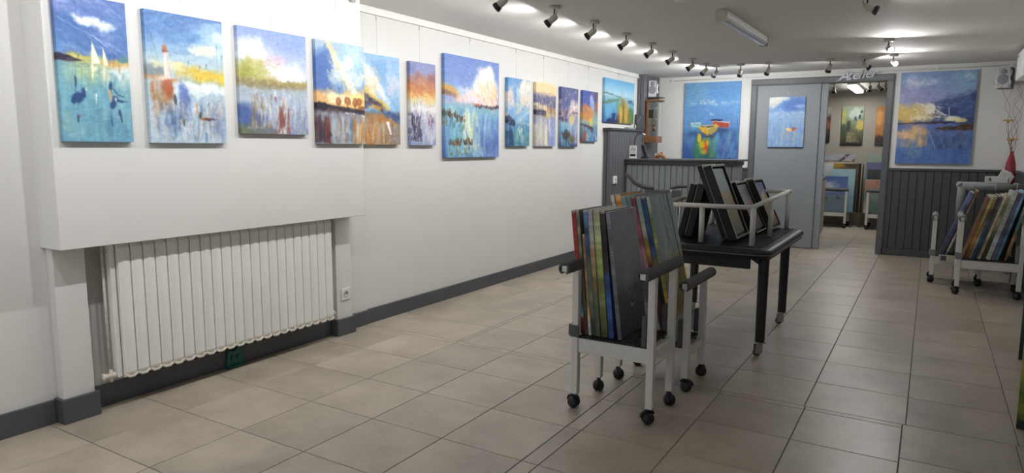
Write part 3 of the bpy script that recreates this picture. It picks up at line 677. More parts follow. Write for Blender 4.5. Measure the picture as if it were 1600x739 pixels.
p.band(.67, .73, 'c86c1c', .6, .1, .05, .03, x0=.35, x1=.85); p.tex(.04); p.poly([(.62, .74), (.70, .73), (.76, .87), (.73, .88)], 'ece4e0'); p.stroke(.7, .73, .74, .86, .01, 'e4d8d0', .9, .003); p.stroke(.78, .76, .82, .86, .012, '584850', .7, .003); p.stroke(.7, .89, .98, .89, .003, '5c5048', .7)
p.fin(); left('canvas with a lone white sail on brown water, right of the casing edge', p, 3.85, 1.411, .448, .685)

# 6 narrow rust clouds
p = Paint(.335, .685, 16, 260)
p.grad([(0, '7c86b8'), (.14, '7f88bc'), (.28, 'b8704c'), (.34, 'cc7a3c'), (.42, 'e2c070'), (.5, 'd4cdb4'), (.62, 'bcb8c4'), (.8, 'a0aac8'), (1, '8090bc')], .04)
for a in ((.35, .2, .14, .06, '9c5a54'), (.85, .2, .14, .07, '945050'), (.4, .24, .18, .04, 'c08060'), (.75, .25, .15, .03, 'b86844'), (.1, .1, .15, .06, '6470ac')): p.blob(*a, .8, .6)
p.brush(.05, .9, .24, .42, .7, ['d87c30', 'f0b060', 'b8502c', 'e8d090', 'd04c24'], 70, .7, (.005, .012), (.05, .14), .3)
p.drips(.05, .95, .45, 1, ['e8e4dc', 'c8c4d4', 'a4acd0', 'd8d4dc', '8890b8'], 90, .6, (.006, .02), (.1, .5)); p.band(.52, .58, 'e8e4e8', .7, 0, .03, .02)
p.tex(.04); p.drips(.03, .42, .58, .95, ['2a2438', '3c3450', '1c1c30', '54405c'], 80, .75, (.004, .014), (.1, .35)); p.reeds(.05, .4, .8, 20, .18, ('28243c',), .8, .03); p.drips(.7, .9, .6, .8, ['54304c', '7c3c50'], 16, .8, (.004, .012), (.15, .4)); p.reeds(.1, .3, .5, 5, .12, ('3c3434',), .6, .02)
p.fin(); left('narrow canvas with rust-red cloud band over lilac reeds', p, 4.432, 1.408, .335, .685)

# 7 big white cloud
p = Paint(.885, .91, 17, 200)
p.grad([(0, '5a7cc8'), (.2, '6484cc'), (.35, '7fa0d8'), (.42, '8c9cd0'), (.46, 'a4a8c0'), (.5, '78b0c8'), (.7, '6f9cd0'), (1, '4c70b8')], .02)
p.blob(.72, .24, .16, .17, 'f2e6da', .95, .5, .7); p.blob(.62, .3, .14, .12, 'f4ead8', .9, .6); p.blob(.85, .34, .14, .14, 'f0d8c4', .9, .6); p.blob(.45, .38, .25, .06, 'ecd4cc', .9, .7); p.blob(.3, .41, .12, .04, 'e4c4c0', .8); p.blob(.55, .42, .2, .05, 'e8d4dc', .9); p.blob(.28, .34, .13, .04, '9cc0ea', .7)
p.brush(.55, .95, .22, .42, .95, ['e88a30', 'f0b468', 'f8f0e0', 'e8a050', 'f4dcc0'], 60, .7, (.008, .02), (.05, .14), .3); p.brush(.4, .62, .1, .35, 1.0, ['e4e8f0', 'c8d4f0'], 10, .6, (.003, .006), (.08, .2), .2)
p.band(.38, .44, 'd89a34', .9, .2, .03, .01, x1=.28); p.band(.425, .465, '8a5434', .9, .18, .012, .008, x1=.25); p.band(.455, .478, '4a3040', .95, .03, .008, .006, x0=.5); p.blob(.92, .47, .1, .012, '2c2034', .95); p.blob(.55, .458, .08, .008, 'c05830', .8)
p.drips(.05, .55, .5, 1, ['7cc4d0', '8cd0d8', 'a8d8c8', '68b0d0', '5898d0'], 120, .55, (.008, .03), (.2, .8)); p.drips(.3, .62, .47, .95, ['e8ecd0', 'f0e8b8', 'e8f0e8', 'c8d890'], 60, .6, (.006, .02), (.2, .7)); p.drips(.5, 1, .5, 1, ['9cc8e0', '6f98dc', 'b0d8e8', '5880cc', '4468b8', 'd8ecec'], 140, .5, (.006, .025), (.15, .6)); p.blob(.85, .85, .2, .15, '4868b8', .6, 1)
p.tex(.04)
for cx, cy, n_, sp in ((.05, .56, 26, .05), (.15, .58, 26, .07), (.28, .62, 24, .07), (.15, .84, 30, .08), (.3, .84, 30, .08), (.42, .84, 22, .06)):
    p.drips(cx-sp, cx+sp, cy-.05, cy+.04, ['3c2418', '241c14', '7c4c20', '1c2c34', 'a06c30'], n_, .85, (.003, .01), (.3, 1)); p.drips(cx-sp, cx+sp, cy+.02, cy+.14, ['4a6c30', '2c5468', '7c6c30'], n_//2, .6, (.003, .01), (.2, .8))
p.reeds(.05, .4, .58, 14, .06, ('2c2018',), .8, .01, .002); p.reeds(.08, .48, .82, 20, .08, ('2c2018',), .8, .01, .002)
p.fin(); left('largest canvas of the left wall, towering white cloud over blue marsh', p, 4.90, 1.300, .885, .91)

# 8-11 four narrow canvases
p = Paint(.44, .69, 18, 200)
p.grad([(0, '4a86c8'), (.2, '5c98d4'), (.45, '70a8dc'), (.6, '6ca4d4'), (.68, '4c84b8'), (.8, '5494b4'), (1, '3c70a0')], .02)
p.blob(.75, .15, .3, .16, 'e8dccc', .95, .5); p.blob(.8, .3, .22, .12, 'e8d0c4', .9); p.blob(.1, .32, .16, .14, 'dcc8b8', .9, .5); p.brush(.4, .9, .25, .5, 2.3, ['f0ead8', 'e8d080', 'd8dc90', 'e8b8a0'], 50, .7, (.01, .03), (.08, .2), .25); p.blob(.7, .55, .35, .03, 'b8d4e8', .6, .8, .6, -.5)
p.blob(.1, .62, .24, .06, '1c2848', .95, .3, .5, .25); p.band(.64, .68, 'b8c8c0', .7, 0, .02, .01, x0=.4); p.drips(.02, .3, .68, 1, ['20407c', '2c5490', '1c3058'], 30, .7, (.01, .03), (.4, 1)); p.drips(.3, 1, .68, 1, ['4c9498', '60a8a8', '8cb850', '74b4b0', '3c6cb0', 'e8e8c0'], 60, .55, (.006, .02), (.2, .8)); p.drips(.45, .65, .68, .95, ['f0f0e0', 'd8dc80'], 14, .8, (.004, .01), (.2, .6))
p.brush(0, .95, 0, .6, 2.4, ['e8dcc8', '5c98d0', '8cbce4', 'e0c8b8', '4c84c0'], 60, .5, (.02, .04), (.1, .3), .6); p.tex(.04); left('narrow canvas of swirling pink and yellow clouds on blue, right of the largest', p, 5.956, 1.405, .44, .69)
p = Paint(.455, .69, 19, 200)
p.grad([(0, 'ecd098'), (.15, 'eacb90'), (.22, '8078a0'), (.38, '55588c'), (.42, 'c0a070'), (.48, 'c8a868'), (.55, '9498b4'), (.8, '98a4c8'), (1, '8c9cc8')], .04)
p.blob(.5, .3, .6, .1, '4c5080', .8, .5, .8); p.brush(.1, .9, .2, .38, 1.0, ['7f7cac', '444878', '9c94bc', 'e0c08c'], 50, .6, (.01, .02), (.06, .16), .4); p.band(.36, .43, 'f0d8a0', .9, .1, .03, .015, x1=.6); p.band(.38, .46, 'd09850', .8, 0, .03, .02, x0=.55); p.blob(.2, .47, .33, .045, '20224c', .95, .3, .5)
p.drips(.02, .45, .53, 1, ['c8c4b8', 'b0ac9c', 'dcd4c0', '9c9888'], 60, .7, (.01, .03), (.5, 1)); p.drips(.45, .6, .5, 1, ['f0ecd8', 'e8dcb0'], 20, .8, (.008, .02), (.5, 1)); p.drips(.6, 1, .5, 1, ['8494cc', 'a8a4cc', '98b0e0', '7c88bc'], 50, .6, (.01, .03), (.4, 1)); p.drips(.65, .78, .5, .85, ['f4f4ec'], 10, .8, (.004, .01), (.3, .6)); p.blob(.65, .5, .15, .04, 'd8c070', .6)
p.brush(0, .95, .2, .5, .8, ['5c5c90', '7470a4', 'c8a878', '44447c', 'e0c898'], 60, .6, (.02, .04), (.06, .2), .9); p.brush(0, .95, 0, .2, .3, ['f0dca8', 'e0b878', 'e8d4b0'], 30, .6, (.02, .04), (.1, .2), .9); p.tex(.04); left('narrow canvas with violet mountain under a cream sky', p, 6.535, 1.407, .455, .69)
p = Paint(.44, .69, 20, 200)
p.grad([(0, '4a568c'), (.15, '5864a0'), (.35, '8088b8'), (.42, 'c0a0b0'), (.5, '8c90b8'), (.65, '88a4c4'), (.85, '6474a4'), (1, '404c80')], .03)
p.blob(.2, .2, .3, .14, '404a80', .8); p.blob(.75, .33, .25, .1, 'e8c8b8', .9, .7); p.blob(.8, .3, .15, .05, 'f0e4d4', .8); p.brush(.5, .95, .2, .42, 2.2, ['f0dcc8', 'e8b8a8', 'c8b8d8'], 30, .6, (.01, .02), (.08, .18), .2); p.band(.405, .425, '2c2038', .95, 0, .01, .006, x0=.65); p.blob(.62, .52, .15, .09, 'e8c878', .85, .6)
p.drips(.0, .4, .35, .6, ['3c2430', '2c1c28', '6c3c34'], 50, .8, (.006, .018), (.15, .5)); p.drips(.02, .5, .55, 1, ['50b0d0', '3c98c4', '7cc8d8'], 40, .6, (.01, .03), (.2, .8)); p.drips(.05, .8, .7, .96, ['34241c', '5c4020', '8c7c30', '2c1c2c'], 70, .8, (.006, .018), (.15, .45)); p.drips(.45, 1, .5, .95, ['d8dce8', '9cb4e0', 'b8c0d8'], 40, .5, (.006, .02), (.2, .6)); p.blob(.3, .8, .2, .07, '3c2820', .7, .6, .9); p.blob(.7, .87, .15, .05, '6c6030', .8, .6, .9)
p.brush(0, .95, 0, .45, 2.2, ['4c5890', '6c78b4', 'a8a4cc', 'd8b8b4', '3c4880'], 70, .5, (.02, .04), (.1, .3), .6); p.tex(.04); left('narrow canvas with dark reeds and a yellow glow on lilac water', p, 7.128, 1.403, .44, .688)
p = Paint(.44, .625, 21, 200)
p.grad([(0, '4a5ca4'), (.2, '4c64b8'), (.35, '5878b8'), (.45, 'b88858'), (.6, '9cb4a8'), (.7, '7094a0'), (.85, '5c84b0'), (1, '3c6ca8')], .03)
p.blob(.35, .2, .3, .18, '3c50b4', .9, .5); p.blob(.6, .25, .12, .16, 'a8c4ec', .8, .5, .6, -.4); p.blob(.9, .12, .15, .2, '6c4c5c', .9); p.blob(.35, .45, .33, .12, 'e08c30', .95, .4, .7); p.blob(.2, .35, .2, .08, 'd07c38', .9); p.blob(.9, .3, .1, .1, 'c87038', .9); p.brush(.3, .7, .3, .6, 2.2, ['f0b050', 'e8c8a0', 'd06c28', 'f4e4c8'], 40, .7, (.01, .03), (.06, .2), .3); p.blob(.55, .6, .08, .08, 'e8d840', .9); p.blob(.8, .5, .15, .1, '78b8c4', .7)
p.band(.69, .73, '5c2830', .9, .1, .02, .015, x1=.7); p.blob(.62, .76, .08, .06, '3c3060', .8); p.drips(.02, .25, .72, 1, ['a04824', '7c3c30', 'c86c38'], 24, .8, (.01, .03), (.3, .9)); p.drips(.2, 1, .72, 1, ['e0dcd4', '6c9cd0', '4c84c4', '70c0c0', 'a0c8b0'], 50, .6, (.008, .02), (.2, .8))
p.brush(0, .95, 0, .6, 2.0, ['4458b0', 'd88838', '7c98d0', 'e0a858', '5c4c6c'], 60, .5, (.02, .04), (.08, .25), .7); p.tex(.04); left('narrow canvas with blazing orange cloud on deep blue, last before the big shelf', p, 7.705, 1.468, .44, .624)
p = Paint(1.03, .57, 22, 150)
p.grad([(0, '5ca8dc'), (.2, '84c0e4'), (.36, 'a8d0e4'), (.42, '88b8cc'), (.5, '6cb0cc'), (.7, '549cc8'), (1, '3468a8')], .02)
p.band(.385, .41, '3c6450', .9, .12, .012, .01, x1=.6); p.blob(.87, .45, .08, .02, '24405c', .95); p.band(.44, .47, '2c4c7c', .8, .1, .01, .005, x0=.7)
p.blob(.25, .5, .25, .035, '5c7c58', .8, .5, .7, -.12)
p.poly([(.55, .42), (.62, .42), (.98, 1.02), (.38, 1.02)], '8c8440', .95, .05); p.blob(.6, .7, .12, .3, 'a8843c', .7, .7, .9); p.blob(.52, .8, .05, .2, 'd0b040', .9, .5, .9); p.blob(.72, .78, .07, .25, 'd0a040', .8, .6, .7); p.blob(.62, .8, .02, .22, '5c3c24', .8); p.blob(.88, .85, .1, .2, '5c7c30', .8); p.blob(.44, .9, .06, .12, '6c2c1c', .7); p.blob(.42, .6, .08, .1, '788c4c', .6)
p.brush(.42, .98, .5, .98, 1.3, ['e0c860', '6c5428', '5c7438', 'c8ac78', '94743c', '7c8c44'], 200, .75, (.006, .016), (.04, .14), .3); p.poly([(.22, .78), (.36, .76), (.34, .9), (.26, .9)], '1c2c6c', .9); p.stroke(.3, .78, .3, .70, .006, '1c2848'); p.blob(.28, .95, .2, .06, '20204c', .8); p.blob(.12, .75, .1, .15, '6cb4d4', .6)
p.tex(.04); left('wide canvas of a golden dune path beside blue sea, above the cabinet ledge', p, 8.36, 1.73, 1.03, .572)

# back wall
GB = 'large canvases on the back wall'
p = Paint(.815, 1.115, 23, 160)
p.grad([(0, '5c94cc'), (.15, '5494d4'), (.3, '5c98d8'), (.45, '5890d0'), (.6, '4c80c4'), (.8, '3c68b0'), (1, '3458a4')], .03)
p.blob(.2, .15, .25, .15, '74a4c8', .6, 1); p.blob(.15, .6, .2, .2, '64a4d8', .5, 1); p.blob(.8, .85, .25, .2, '3454a8', .6, 1); p.band(.63, .72, '3c6494', .5, 0, .08, .02)
p.brush(.05, .98, .26, .3, 0, ['dce8f0', 'c8dcec', 'e8e8d0'], 50, .7, (.003, .008), (.02, .08), .3); p.brush(.3, .6, .23, .30, .5, ['f0f4f4', 'e4ecf0'], 30, .8, (.004, .01), (.02, .06), 1.2); p.stroke(.38, .36, .55, .43, .004, 'b8d4e8', .7); p.blob(.5, .42, .06, .008, 'e8f0f0', .8)
p.blob(.5, .67, .35, .05, '24487c', .6, .8)
p.drips(.28, .48, .70, .93, ['e8b820', 'd08820', 'c86424', '8c9c20', 'e8d040'], 60, .8, (.01, .02), (.15, .5)); p.drips(.22, .62, .68, 1, ['2c7858', '3c8c60', '2c5c78', '4c9c8c', '6c9c3c'], 90, .55, (.012, .03), (.2, .7)); p.drips(.55, 1, .62, 1, ['4c88c0', '5cacc8', '3c60b0', '7c90b0'], 60, .5, (.01, .02), (.2, .7)); p.tex(.04)
p.poly([(.13, .54), (.33, .53), (.31, .585), (.16, .585)], '9cc8cc'); p.stroke(.14, .53, .33, .525, .006, 'd8e8e8'); p.brush(.15, .33, .52, .57, .3, ['1c3444', '6898a0', 'd8e4e0'], 14, .8, (.003, .006), (.02, .05), .8)
p.poly([(.52, .51), (.83, .52), (.80, .59), (.58, .59)], 'a8483c'); p.stroke(.53, .51, .82, .525, .007, 'e8e0d4'); p.blob(.6, .495, .1, .014, '2c2848', .95, .4, .8); p.stroke(.82, .5, .82, .57, .004, 'c8b8a8'); p.blob(.68, .62, .13, .02, '38446c', .8)
p.poly([(.285, .59), (.33, .565), (.60, .55), (.635, .575), (.60, .63), (.52, .675), (.44, .685), (.36, .655)], 'cc9c2c'); p.poly([(.445, .60), (.635, .565), (.61, .625), (.52, .675), (.45, .685)], 'a89850'); p.blob(.46, .575, .13, .012, '5c5c64', .95, .3, .5); p.blob(.40, .575, .03, .006, 'd8d0b8', .8)
p.stroke(.285, .588, .445, .60, .006, 'f0cc4c'); p.stroke(.445, .60, .635, .565, .005, 'e4dcac'); p.stroke(.33, .562, .60, .548, .004, 'e8d8a0'); p.stroke(.447, .60, .452, .685, .003, 'f0e8c8'); p.blob(.37, .625, .05, .02, 'e8b83c', .9); p.stroke(.37, .66, .52, .68, .004, '5c3c1c', .8); p.blob(.46, .70, .09, .012, '4c3c2c', .8, .5, .9)
p.blob(.30, .745, .03, .05, 'e4c828', .9, .5, 1.1); p.blob(.42, .84, .03, .06, 'd04c24', .85, .5, 1.1); p.blob(.35, .80, .05, .05, 'dcb024', .9, .5, 1.1); p.blob(.45, .78, .02, .05, 'e0a828', .9, .5, 1.1); p.blob(.38, .9, .05, .03, 'c8a830', .7, .6, 1.1); p.blob(.45, .71, .03, .01, '7c3c1c', .8)
p.fin(); hang('large canvas of three moored boats with a yellow one in front', p, (-3.215, 10.212, 1.238), .815, 1.115, .035, 0, group=GB)
p = Paint(.82, 1.15, 24, 170)
p.grad([(0, '7c9cc8'), (.12, '7f9cd0'), (.3, '8c94cc'), (.45, '6474b4'), (.52, '5468a8'), (.56, '5c74b8'), (.75, '5074b8'), (1, '4c78c0')], .02)
p.blob(.2, .12, .12, .06, 'e4eaf2', .85, .9, .9); p.blob(.35, .12, .15, .03, 'c8d4ec', .7, .8, .9); p.blob(.85, .1, .15, .1, '84bcd4', .8, 1); p.blob(.88, .08, .06, .03, 'c8e0e8', .7); p.blob(.1, .3, .3, .12, 'a49cc8', .7, 1)
m_ = np.clip((p.Y-(.42-.24*p.X)+.06*(p.noise(8, 8)-.5))/.07, 0, 1)*np.clip((.56-p.Y)/.01, 0, 1)*np.clip((p.X-.38)/.12, 0, 1); p.mixm(m_*.95, '34467f'); p.blob(.9, .4, .14, .08, '46619c', .7, .9)
p.blob(.12, .46, .3, .1, 'dcb458', .95, .5, .5); p.blob(.25, .44, .2, .08, 'e0c070', .9, .7); p.blob(.05, .4, .2, .05, 'e4c068', .8)
p.drips(.02, .42, .56, .82, ['e8c080', 'dcac70', 'e8b890', 'c8a890'], 120, .5, (.012, .03), (.3, .9)); p.drips(.02, 1, .66, 1, ['4468b4', '6c90cc', '5c84c8', '3c5ca4'], 110, .45, (.008, .025), (.2, .7)); p.brush(0, 1, 0, .4, 2.9, ['8ca0d0', '7c94cc', '9ca4d4', '6c84bc', 'a4b8dc'], 120, .4, (.01, .03), (.1, .3), .4); p.tex(.04)
p.brush(.15, .62, .48, .53, 0, ['f0e8c8', 'e8e0d0', 'f4f0e4'], 30, .8, (.005, .01), (.04, .14), .2); p.brush(.22, .55, .35, .5, .55, ['f4f2e6', 'e8e4cc', 'f0ecc8'], 40, .9, (.005, .016), (.04, .12), .5); p.stroke(.23, .33, .44, .42, .006, 'eeeadc', .9, .004); p.stroke(.52, .43, .75, .51, .008, 'f2f0e2'); p.blob(.42, .40, .06, .045, 'ece8d4', .9, .4, .8); p.blob(.72, .51, .1, .03, 'f0ecd0', .95, .4, .9); p.blob(.82, .53, .07, .02, 'e4e0a0', .9); p.stroke(.67, .40, .68, .47, .004, 'f0f0ea'); p.stroke(.85, .49, .98, .485, .003, 'd8dce8', .8)
p.band(.545, .562, '4a3038', .95, -.01, .006, .004, x1=.72); p.blob(.7, .545, .06, .008, '20204c', .8); p.blob(.8, .61, .3, .025, '3c3434', .98, .3, .6, -.03); p.blob(.93, .60, .14, .035, '48382f', .95, .3, .6); p.brush(.5, .98, .6, .65, 0, ['8c5c3c', '2c2424', 'e0d0c0', '5c4c48'], 50, .7, (.003, .006), (.02, .06), .3)
p.drips(.5, .98, .65, .85, ['3c4468', '5c5c70', '48527c'], 50, .5, (.006, .016), (.2, .7)); p.stroke(.42, .64, .52, .8, .004, 'c8d0e4', .7); p.stroke(.525, .8, .535, .845, .006, 'e8ecf4', .9, .002); p.drips(.12, .35, .7, .95, ['8c9c84', '7c90b0'], 25, .4)
p.fin(); hang('large canvas with white surf, dark blue headland and yellow sky, right of the doorway', p, (-.40, 10.212, 1.213), .818, 1.15, .035, 0, group=GB)
p = Paint(.47, .69, 25, 200)
p.grad([(0, '6c98d4'), (.2, '6494d8'), (.35, '8cb0dc'), (.5, '88acd8'), (.7, '7ca0d0'), (1, '6c98d4')], .03)
p.blob(.1, .1, .35, .1, 'e4e4d0', .9, .7, .8, -.4); p.blob(.35, .05, .25, .04, 'dce4e0', .8); p.blob(.7, .18, .3, .12, '4c78cc', .9, .7); p.blob(.85, .2, .15, .03, '9cbcec', .8); p.brush(.02, .98, .3, .42, .1, ['b8d4ec', 'd8e8f0', '6c94c8', '9cc0dc'], 60, .7, (.005, .014), (.05, .16), .4); p.stroke(.3, .24, .46, .31, .004, 'f0f4f4'); p.blob(.33, .46, .04, .02, '6470a0', .7)
p.tex(.04); p.poly([(.48, .63), (.8, .62), (.74, .68), (.54, .69)], 'd8c088'); p.poly([(.68, .6), (.82, .62), (.74, .68), (.66, .67)], 'b8583c'); p.stroke(.62, .62, .62, .52, .005, '48689c'); p.blob(.56, .64, .05, .02, 'f0dc90', .9); p.drips(.5, .8, .68, .85, ['e8e0c0', '7c9c70', 'd8a070'], 24, .7, (.006, .014), (.2, .6)); p.drips(.02, .98, .45, 1, ['a4c0c0', '9cb8dc', '7090d0', 'b8c8b8'], 60, .4, (.008, .025), (.3, .9))
p.fin(); hang('light blue canvas with a tiny cream boat, hung on the grey door leaf', p, (-1.995, 10.197, 1.415), .47, .69, .03, 0, group=GB)

# workshop wall
GW = 'canvases on the workshop wall'
p = Paint(.36, .64, 26, 130)
p.grad([(0, '9c9c88'), (.2, '8c9480'), (.3, '4c2c28'), (.5, '7c4434'), (.65, '3c2c28'), (.8, '20201c'), (1, '14140f')], .05); p.blob(.6, .4, .25, .12, '9c5c44', .8, .6, .9); p.blob(.8, .5, .2, .1, '84503c', .7); p.drips(0, 1, .6, .9, ['4c5c5c', '30302c', '5c4434'], 30, .6); p.tex(.06)
hang('dark canvas with red rooftops, nearest the door leaf on the workshop wall', p, (-2.0, YW-.035, 1.515), .36, .64, .03, 0, group=GW)
p = Paint(.36, .69, 27, 150)
p.grad([(0, '8c9c84'), (.3, '74846c'), (.55, '5c6448'), (.8, '48482c'), (1, '1c1c14')], .05); p.blob(.6, .2, .25, .15, 'a8b4a4', .8); p.blob(.85, .5, .2, .14, 'b09c3c', .9, .6, .8); p.blob(.1, .25, .14, .2, 'a09c48', .8); p.blob(.1, .65, .15, .2, '34402c', .9); p.blob(.35, .5, .08, .12, '28342c', .9); p.blob(.85, .15, .05, .04, '1c2c34', .9); p.blob(.8, .28, .05, .04, '1c2830', .9); p.blob(.62, .33, .05, .06, '24343c', .9)
p.tex(.05)
for i in range(7): p.stroke(.3-.0*i, .70+.035*i, .62+.035*i, .69+.037*i, .008+.001*i, 'c4bc8c', .85, .005)
p.fin(); hang('green canvas of a sunlit stone stairway, middle of the workshop wall', p, (-1.452, YW-.035, 1.470), .36, .685, .03, 0, group=GW)
p = Paint(.42, .68, 28, 130)
p.grad([(0, '7c8088'), (.3, '84807c'), (.5, '5c6468'), (.7, '3c4c5c'), (1, '24303c')], .04); p.poly([(0, 0), (.34, 0), (.3, .8), (0, .95)], 'a8682c', .95, .04); p.blob(.15, .3, .1, .2, 'c88c40', .8); p.blob(.55, .33, .12, .04, '4c3c34', .9); p.blob(.6, .55, .14, .1, 'a8a49c', .8); p.blob(.2, .85, .2, .1, '3c2418', .9); p.tex(.06)
hang('canvas with an orange facade at its left, by the right door jamb in the workshop', p, (-.893, YW-.035, 1.468), .42, .68, .03, 0, group=GW)

# nylon hanging lines
GL = 'nylon hanging lines'
for x, y, z, lb in ((-3.50, 1.80, 2.096, 'sails'), (-3.50, 2.30, 2.09, 'lighthouse'), (-3.50, 2.89, 2.09, 'marsh'), (-3.50, 3.43, 2.09, 'four trees')):
    tag(MB().tube((x, y, z-.02), (x, y, CH-.02), .0007, 5).build('hanging_line', M['wire']), 'thin clear line on the casing above the %s canvas' % lb, 'hanging line', GL)
for y, z, lb in ((4.08, 2.096, 'lone sail'), (4.6, 2.093, 'rust cloud'), (5.34, 2.21, 'largest'), (6.17, 2.095, 'swirling cloud'), (6.76, 2.097, 'violet mountain'), (7.35, 2.09, 'dark reeds'), (7.92, 2.09, 'orange cloud'), (8.87, 2.30, 'dune path')):
    tag(MB().tube((XF-.034, y, z-.02), (XF-.034, y, 2.40), .0007, 5).box(XF-.037, XF-.03, y-.004, y+.004, 2.36, 2.396).build('hanging_line', M['wire']), 'thin clear line from the rail down to the %s canvas' % lb, 'hanging line', GL)
tag(MB().tube((-2.81, 10.243, 2.34), (-2.81, 10.243, 2.39), .0007, 5).build('hanging_line', M['wire']), 'short clear line above the boat canvas', 'hanging line', GL)
tag(MB().tube((-.01, 10.243, 2.34), (-.01, 10.243, 2.39), .0007, 5).build('hanging_line', M['wire']), 'short clear line above the white surf canvas', 'hanging line', GL)
tag(MB().tube((-1.757, 10.222, 2.09), (-1.757, 10.222, 2.215), .0007, 5).lathe([(0, 0), (.008, 0), (.008, .01), (0, .01)], 8, Matrix.Translation((-1.757, 10.222, 2.21))).build('hanging_line', M['wire']), 'clear line with a peg on the grey door leaf', 'hanging line', GL)
tag(MB().box(-3.505, -3.485, 3.565, 3.61, 2.39, 2.402).box(-3.49, -3.484, 3.57, 3.605, 2.384, 2.40).build('rail_hook', M['steel']), 'small metal hook near the top corner of the casing', 'hook')

# ================================================================== RADIATOR AND SOCKET
rad = thing('radiator', 'white aluminium column radiator in the niche under the casing', 'radiator', (-3.66, 1.916, .17))
fw = .0680
def fin_mesh():
    b = MB(); w = fw-.0055; x0, x1, zb, zt = 0, .085, .012, .715
    prof = [(x0, .0), (x1-.010, 0), (x1-.0035, .0012), (x1-.002, .010), (x1+.001, .5*w-.010), (x1+.0018, .5*w), (x1+.001, .5*w+.010), (x1-.002, w-.010), (x1-.0035, w-.0012), (x1-.010, w), (x0, w)]
    n = len(prof); vs = []
    for z, sh in ((zb, .006), (zb+.014, 0), (zt-.02, 0), (zt, .012)):
        for (x, y) in prof: vs.append((x-(sh if x > .04 else 0), y+.00275, z))
    fs = []
    for r in range(3):
        for k in range(n): fs.append((r*n+k, r*n+(k+1) % n, (r+1)*n+(k+1) % n, (r+1)*n+k))
    fs += [tuple(reversed(range(n))), tuple(3*n+k for k in range(n))]
    b.add(vs, fs); return b.mesh('fin')
fm = fin_mesh(); fm.materials.append(M['radiator'])
for i in range(22):
    o = bpy.data.objects.new('fin', fm); COL.objects.link(o); o.parent = rad; o.location = (0, i*fw, 0)
rb = MB(); n = 22
for i in range(n): rb.path([(.078, i*fw+.004, .012), (.083, i*fw+fw*.3, -.002), (.083, i*fw+fw*.7, -.002), (.078, i*fw+fw, .012)], .007, 6)
rb.box(.0, .078, .002, n*fw, -.002, .012)
rb.build('bottom_lip', M['oldrad'], rad)
MB().tube((.035, -.06, .02), (.035, 1.55, .02), .012, 10).build('lower_manifold', M['oldrad'], rad)
MB().tube((.035, -.03, .68), (.035, 1.53, .68), .012, 10).build('upper_manifold', M['oldrad'], rad)
MB().box(-.0, .062, -.028, -.002, .0, .715).build('end_panel', M['radiator'], rad, .006)
MB().tube((.02, -.045, .0), (.02, -.045, .72), .008, 8).build('riser_pipe', M['oldrad'], rad)
v = MB().lathe([(0, -.025), (.016, -.025), (.018, -.01), (.014, 0), (.014, .03), (.02, .034), (.02, .045), (0, .045)], 12, Matrix.Translation((.045, -.055, .02)) @ Matrix.Rotation(PI/2, 4, 'X'))
v.tube((.045, -.055, -.015), (.045, -.055, .05), .010, 8).build('valve', M['oldrad'], rad)
v = MB().lathe([(0, 0), (.014, 0), (.016, .02), (.010, .03), (0, .03)], 12, Matrix.Translation((.05, n*fw+.02, .02))).tube((.05, n*fw, .02), (.05, n*fw+.02, .02), .01, 8).build('drain_cap', M['oldrad'], rad)

sk = thing('wall_socket', 'white wall socket on the right pilaster beside the radiator', 'socket', (-3.652, 3.557, .262))
MB().box(0, .008, 0, .085, 0, .088).build('plate', M['whitepl'], sk, .003)
Mk = Matrix.Translation((.008, .043, .046)) @ Matrix.Rotation(PI/2, 4, 'Y')
MB().lathe([(0, .0), (.021, .0), (.023, .004), (.0225, .004), (.019, .001), (0, .001)], 20, Mk).build('socket_well', M['spot'], sk)
pins = MB()
for dy in (-.0095, .0095): pins.lathe([(0, 0), (.0035, 0), (.0035, .0025), (0, .0025)], 8, Matrix.Translation((.009, .043+dy, .046)) @ Matrix.Rotation(PI/2, 4, 'Y'))
pins.lathe([(0, 0), (.003, 0), (.002, .012), (0, .012)], 8, Matrix.Translation((.009, .043, .056)) @ Matrix.Rotation(PI/2, 4, 'Y'))
pins.build('pin_holes', M['ink'], sk)

g = thing('bracket', 'teal plastic holder on the baseboard under the radiator', 'holder', (-3.705, 2.60, .003))
b = MB(); T = [(0, 0), (.145, 0), (.118, .125), (.09, .125), (.06, .10), (.03, .108), (.018, .108)]
n = len(T); vs = [(0, y, z) for y, z in T]+[(.016, y, z) for y, z in T]
b.add(vs, [tuple(range(n)), tuple(reversed(range(n, 2*n)))]+[(i, i+n, (i+1) % n+n, (i+1) % n) for i in range(n)])
b.build('plate', M['green'], g, .002)
for y0 in (.035, .08): MB().box(.014, .024, y0, y0+.024, .045, .075).build('clip', M['green'], g, .002)
MB().box(.0, .034, .0, .145, .0, .012).build('foot', M['green'], g, .002)

# ================================================================== CANVAS CARTS
def castor_mesh():
    b = MB()
    for sx in (-1, 1):
        Mx = Matrix.Translation((sx*.002, .006, .0255)) @ Matrix.Rotation(sx*PI/2, 4, 'Y')
        b.lathe([(0, 0), (.0235, 0), (.0255, .003), (.0250, .009), (.0215, .016), (.0150, .021), (.006, .0235), (0, .0235)], 22, Mx)
    return b.mesh('castor_wheels')
cw_me = castor_mesh(); cw_me.materials.append(M['rubber'])
ch_me = MB().path([(0, .034, .030), (0, .030, .044), (0, .014, .054), (0, -.006, .054), (0, -.018, .044)], .0075, 10).tube((0, 0, .048), (0, 0, .068), .009, 10).mesh('castor_hood'); ch_me.materials.append(M['rubber'])
def castor(par, x, y, rot):
    c = bpy.data.objects.new('castor', ch_me); COL.objects.link(c); c.parent = par; c.location = (x, y, 0); c.rotation_euler = (0, 0, rot); c.scale = (1.25, 1.25, 1.25)
    w = bpy.data.objects.new('castor_wheel', cw_me); COL.objects.link(w); w.parent = c
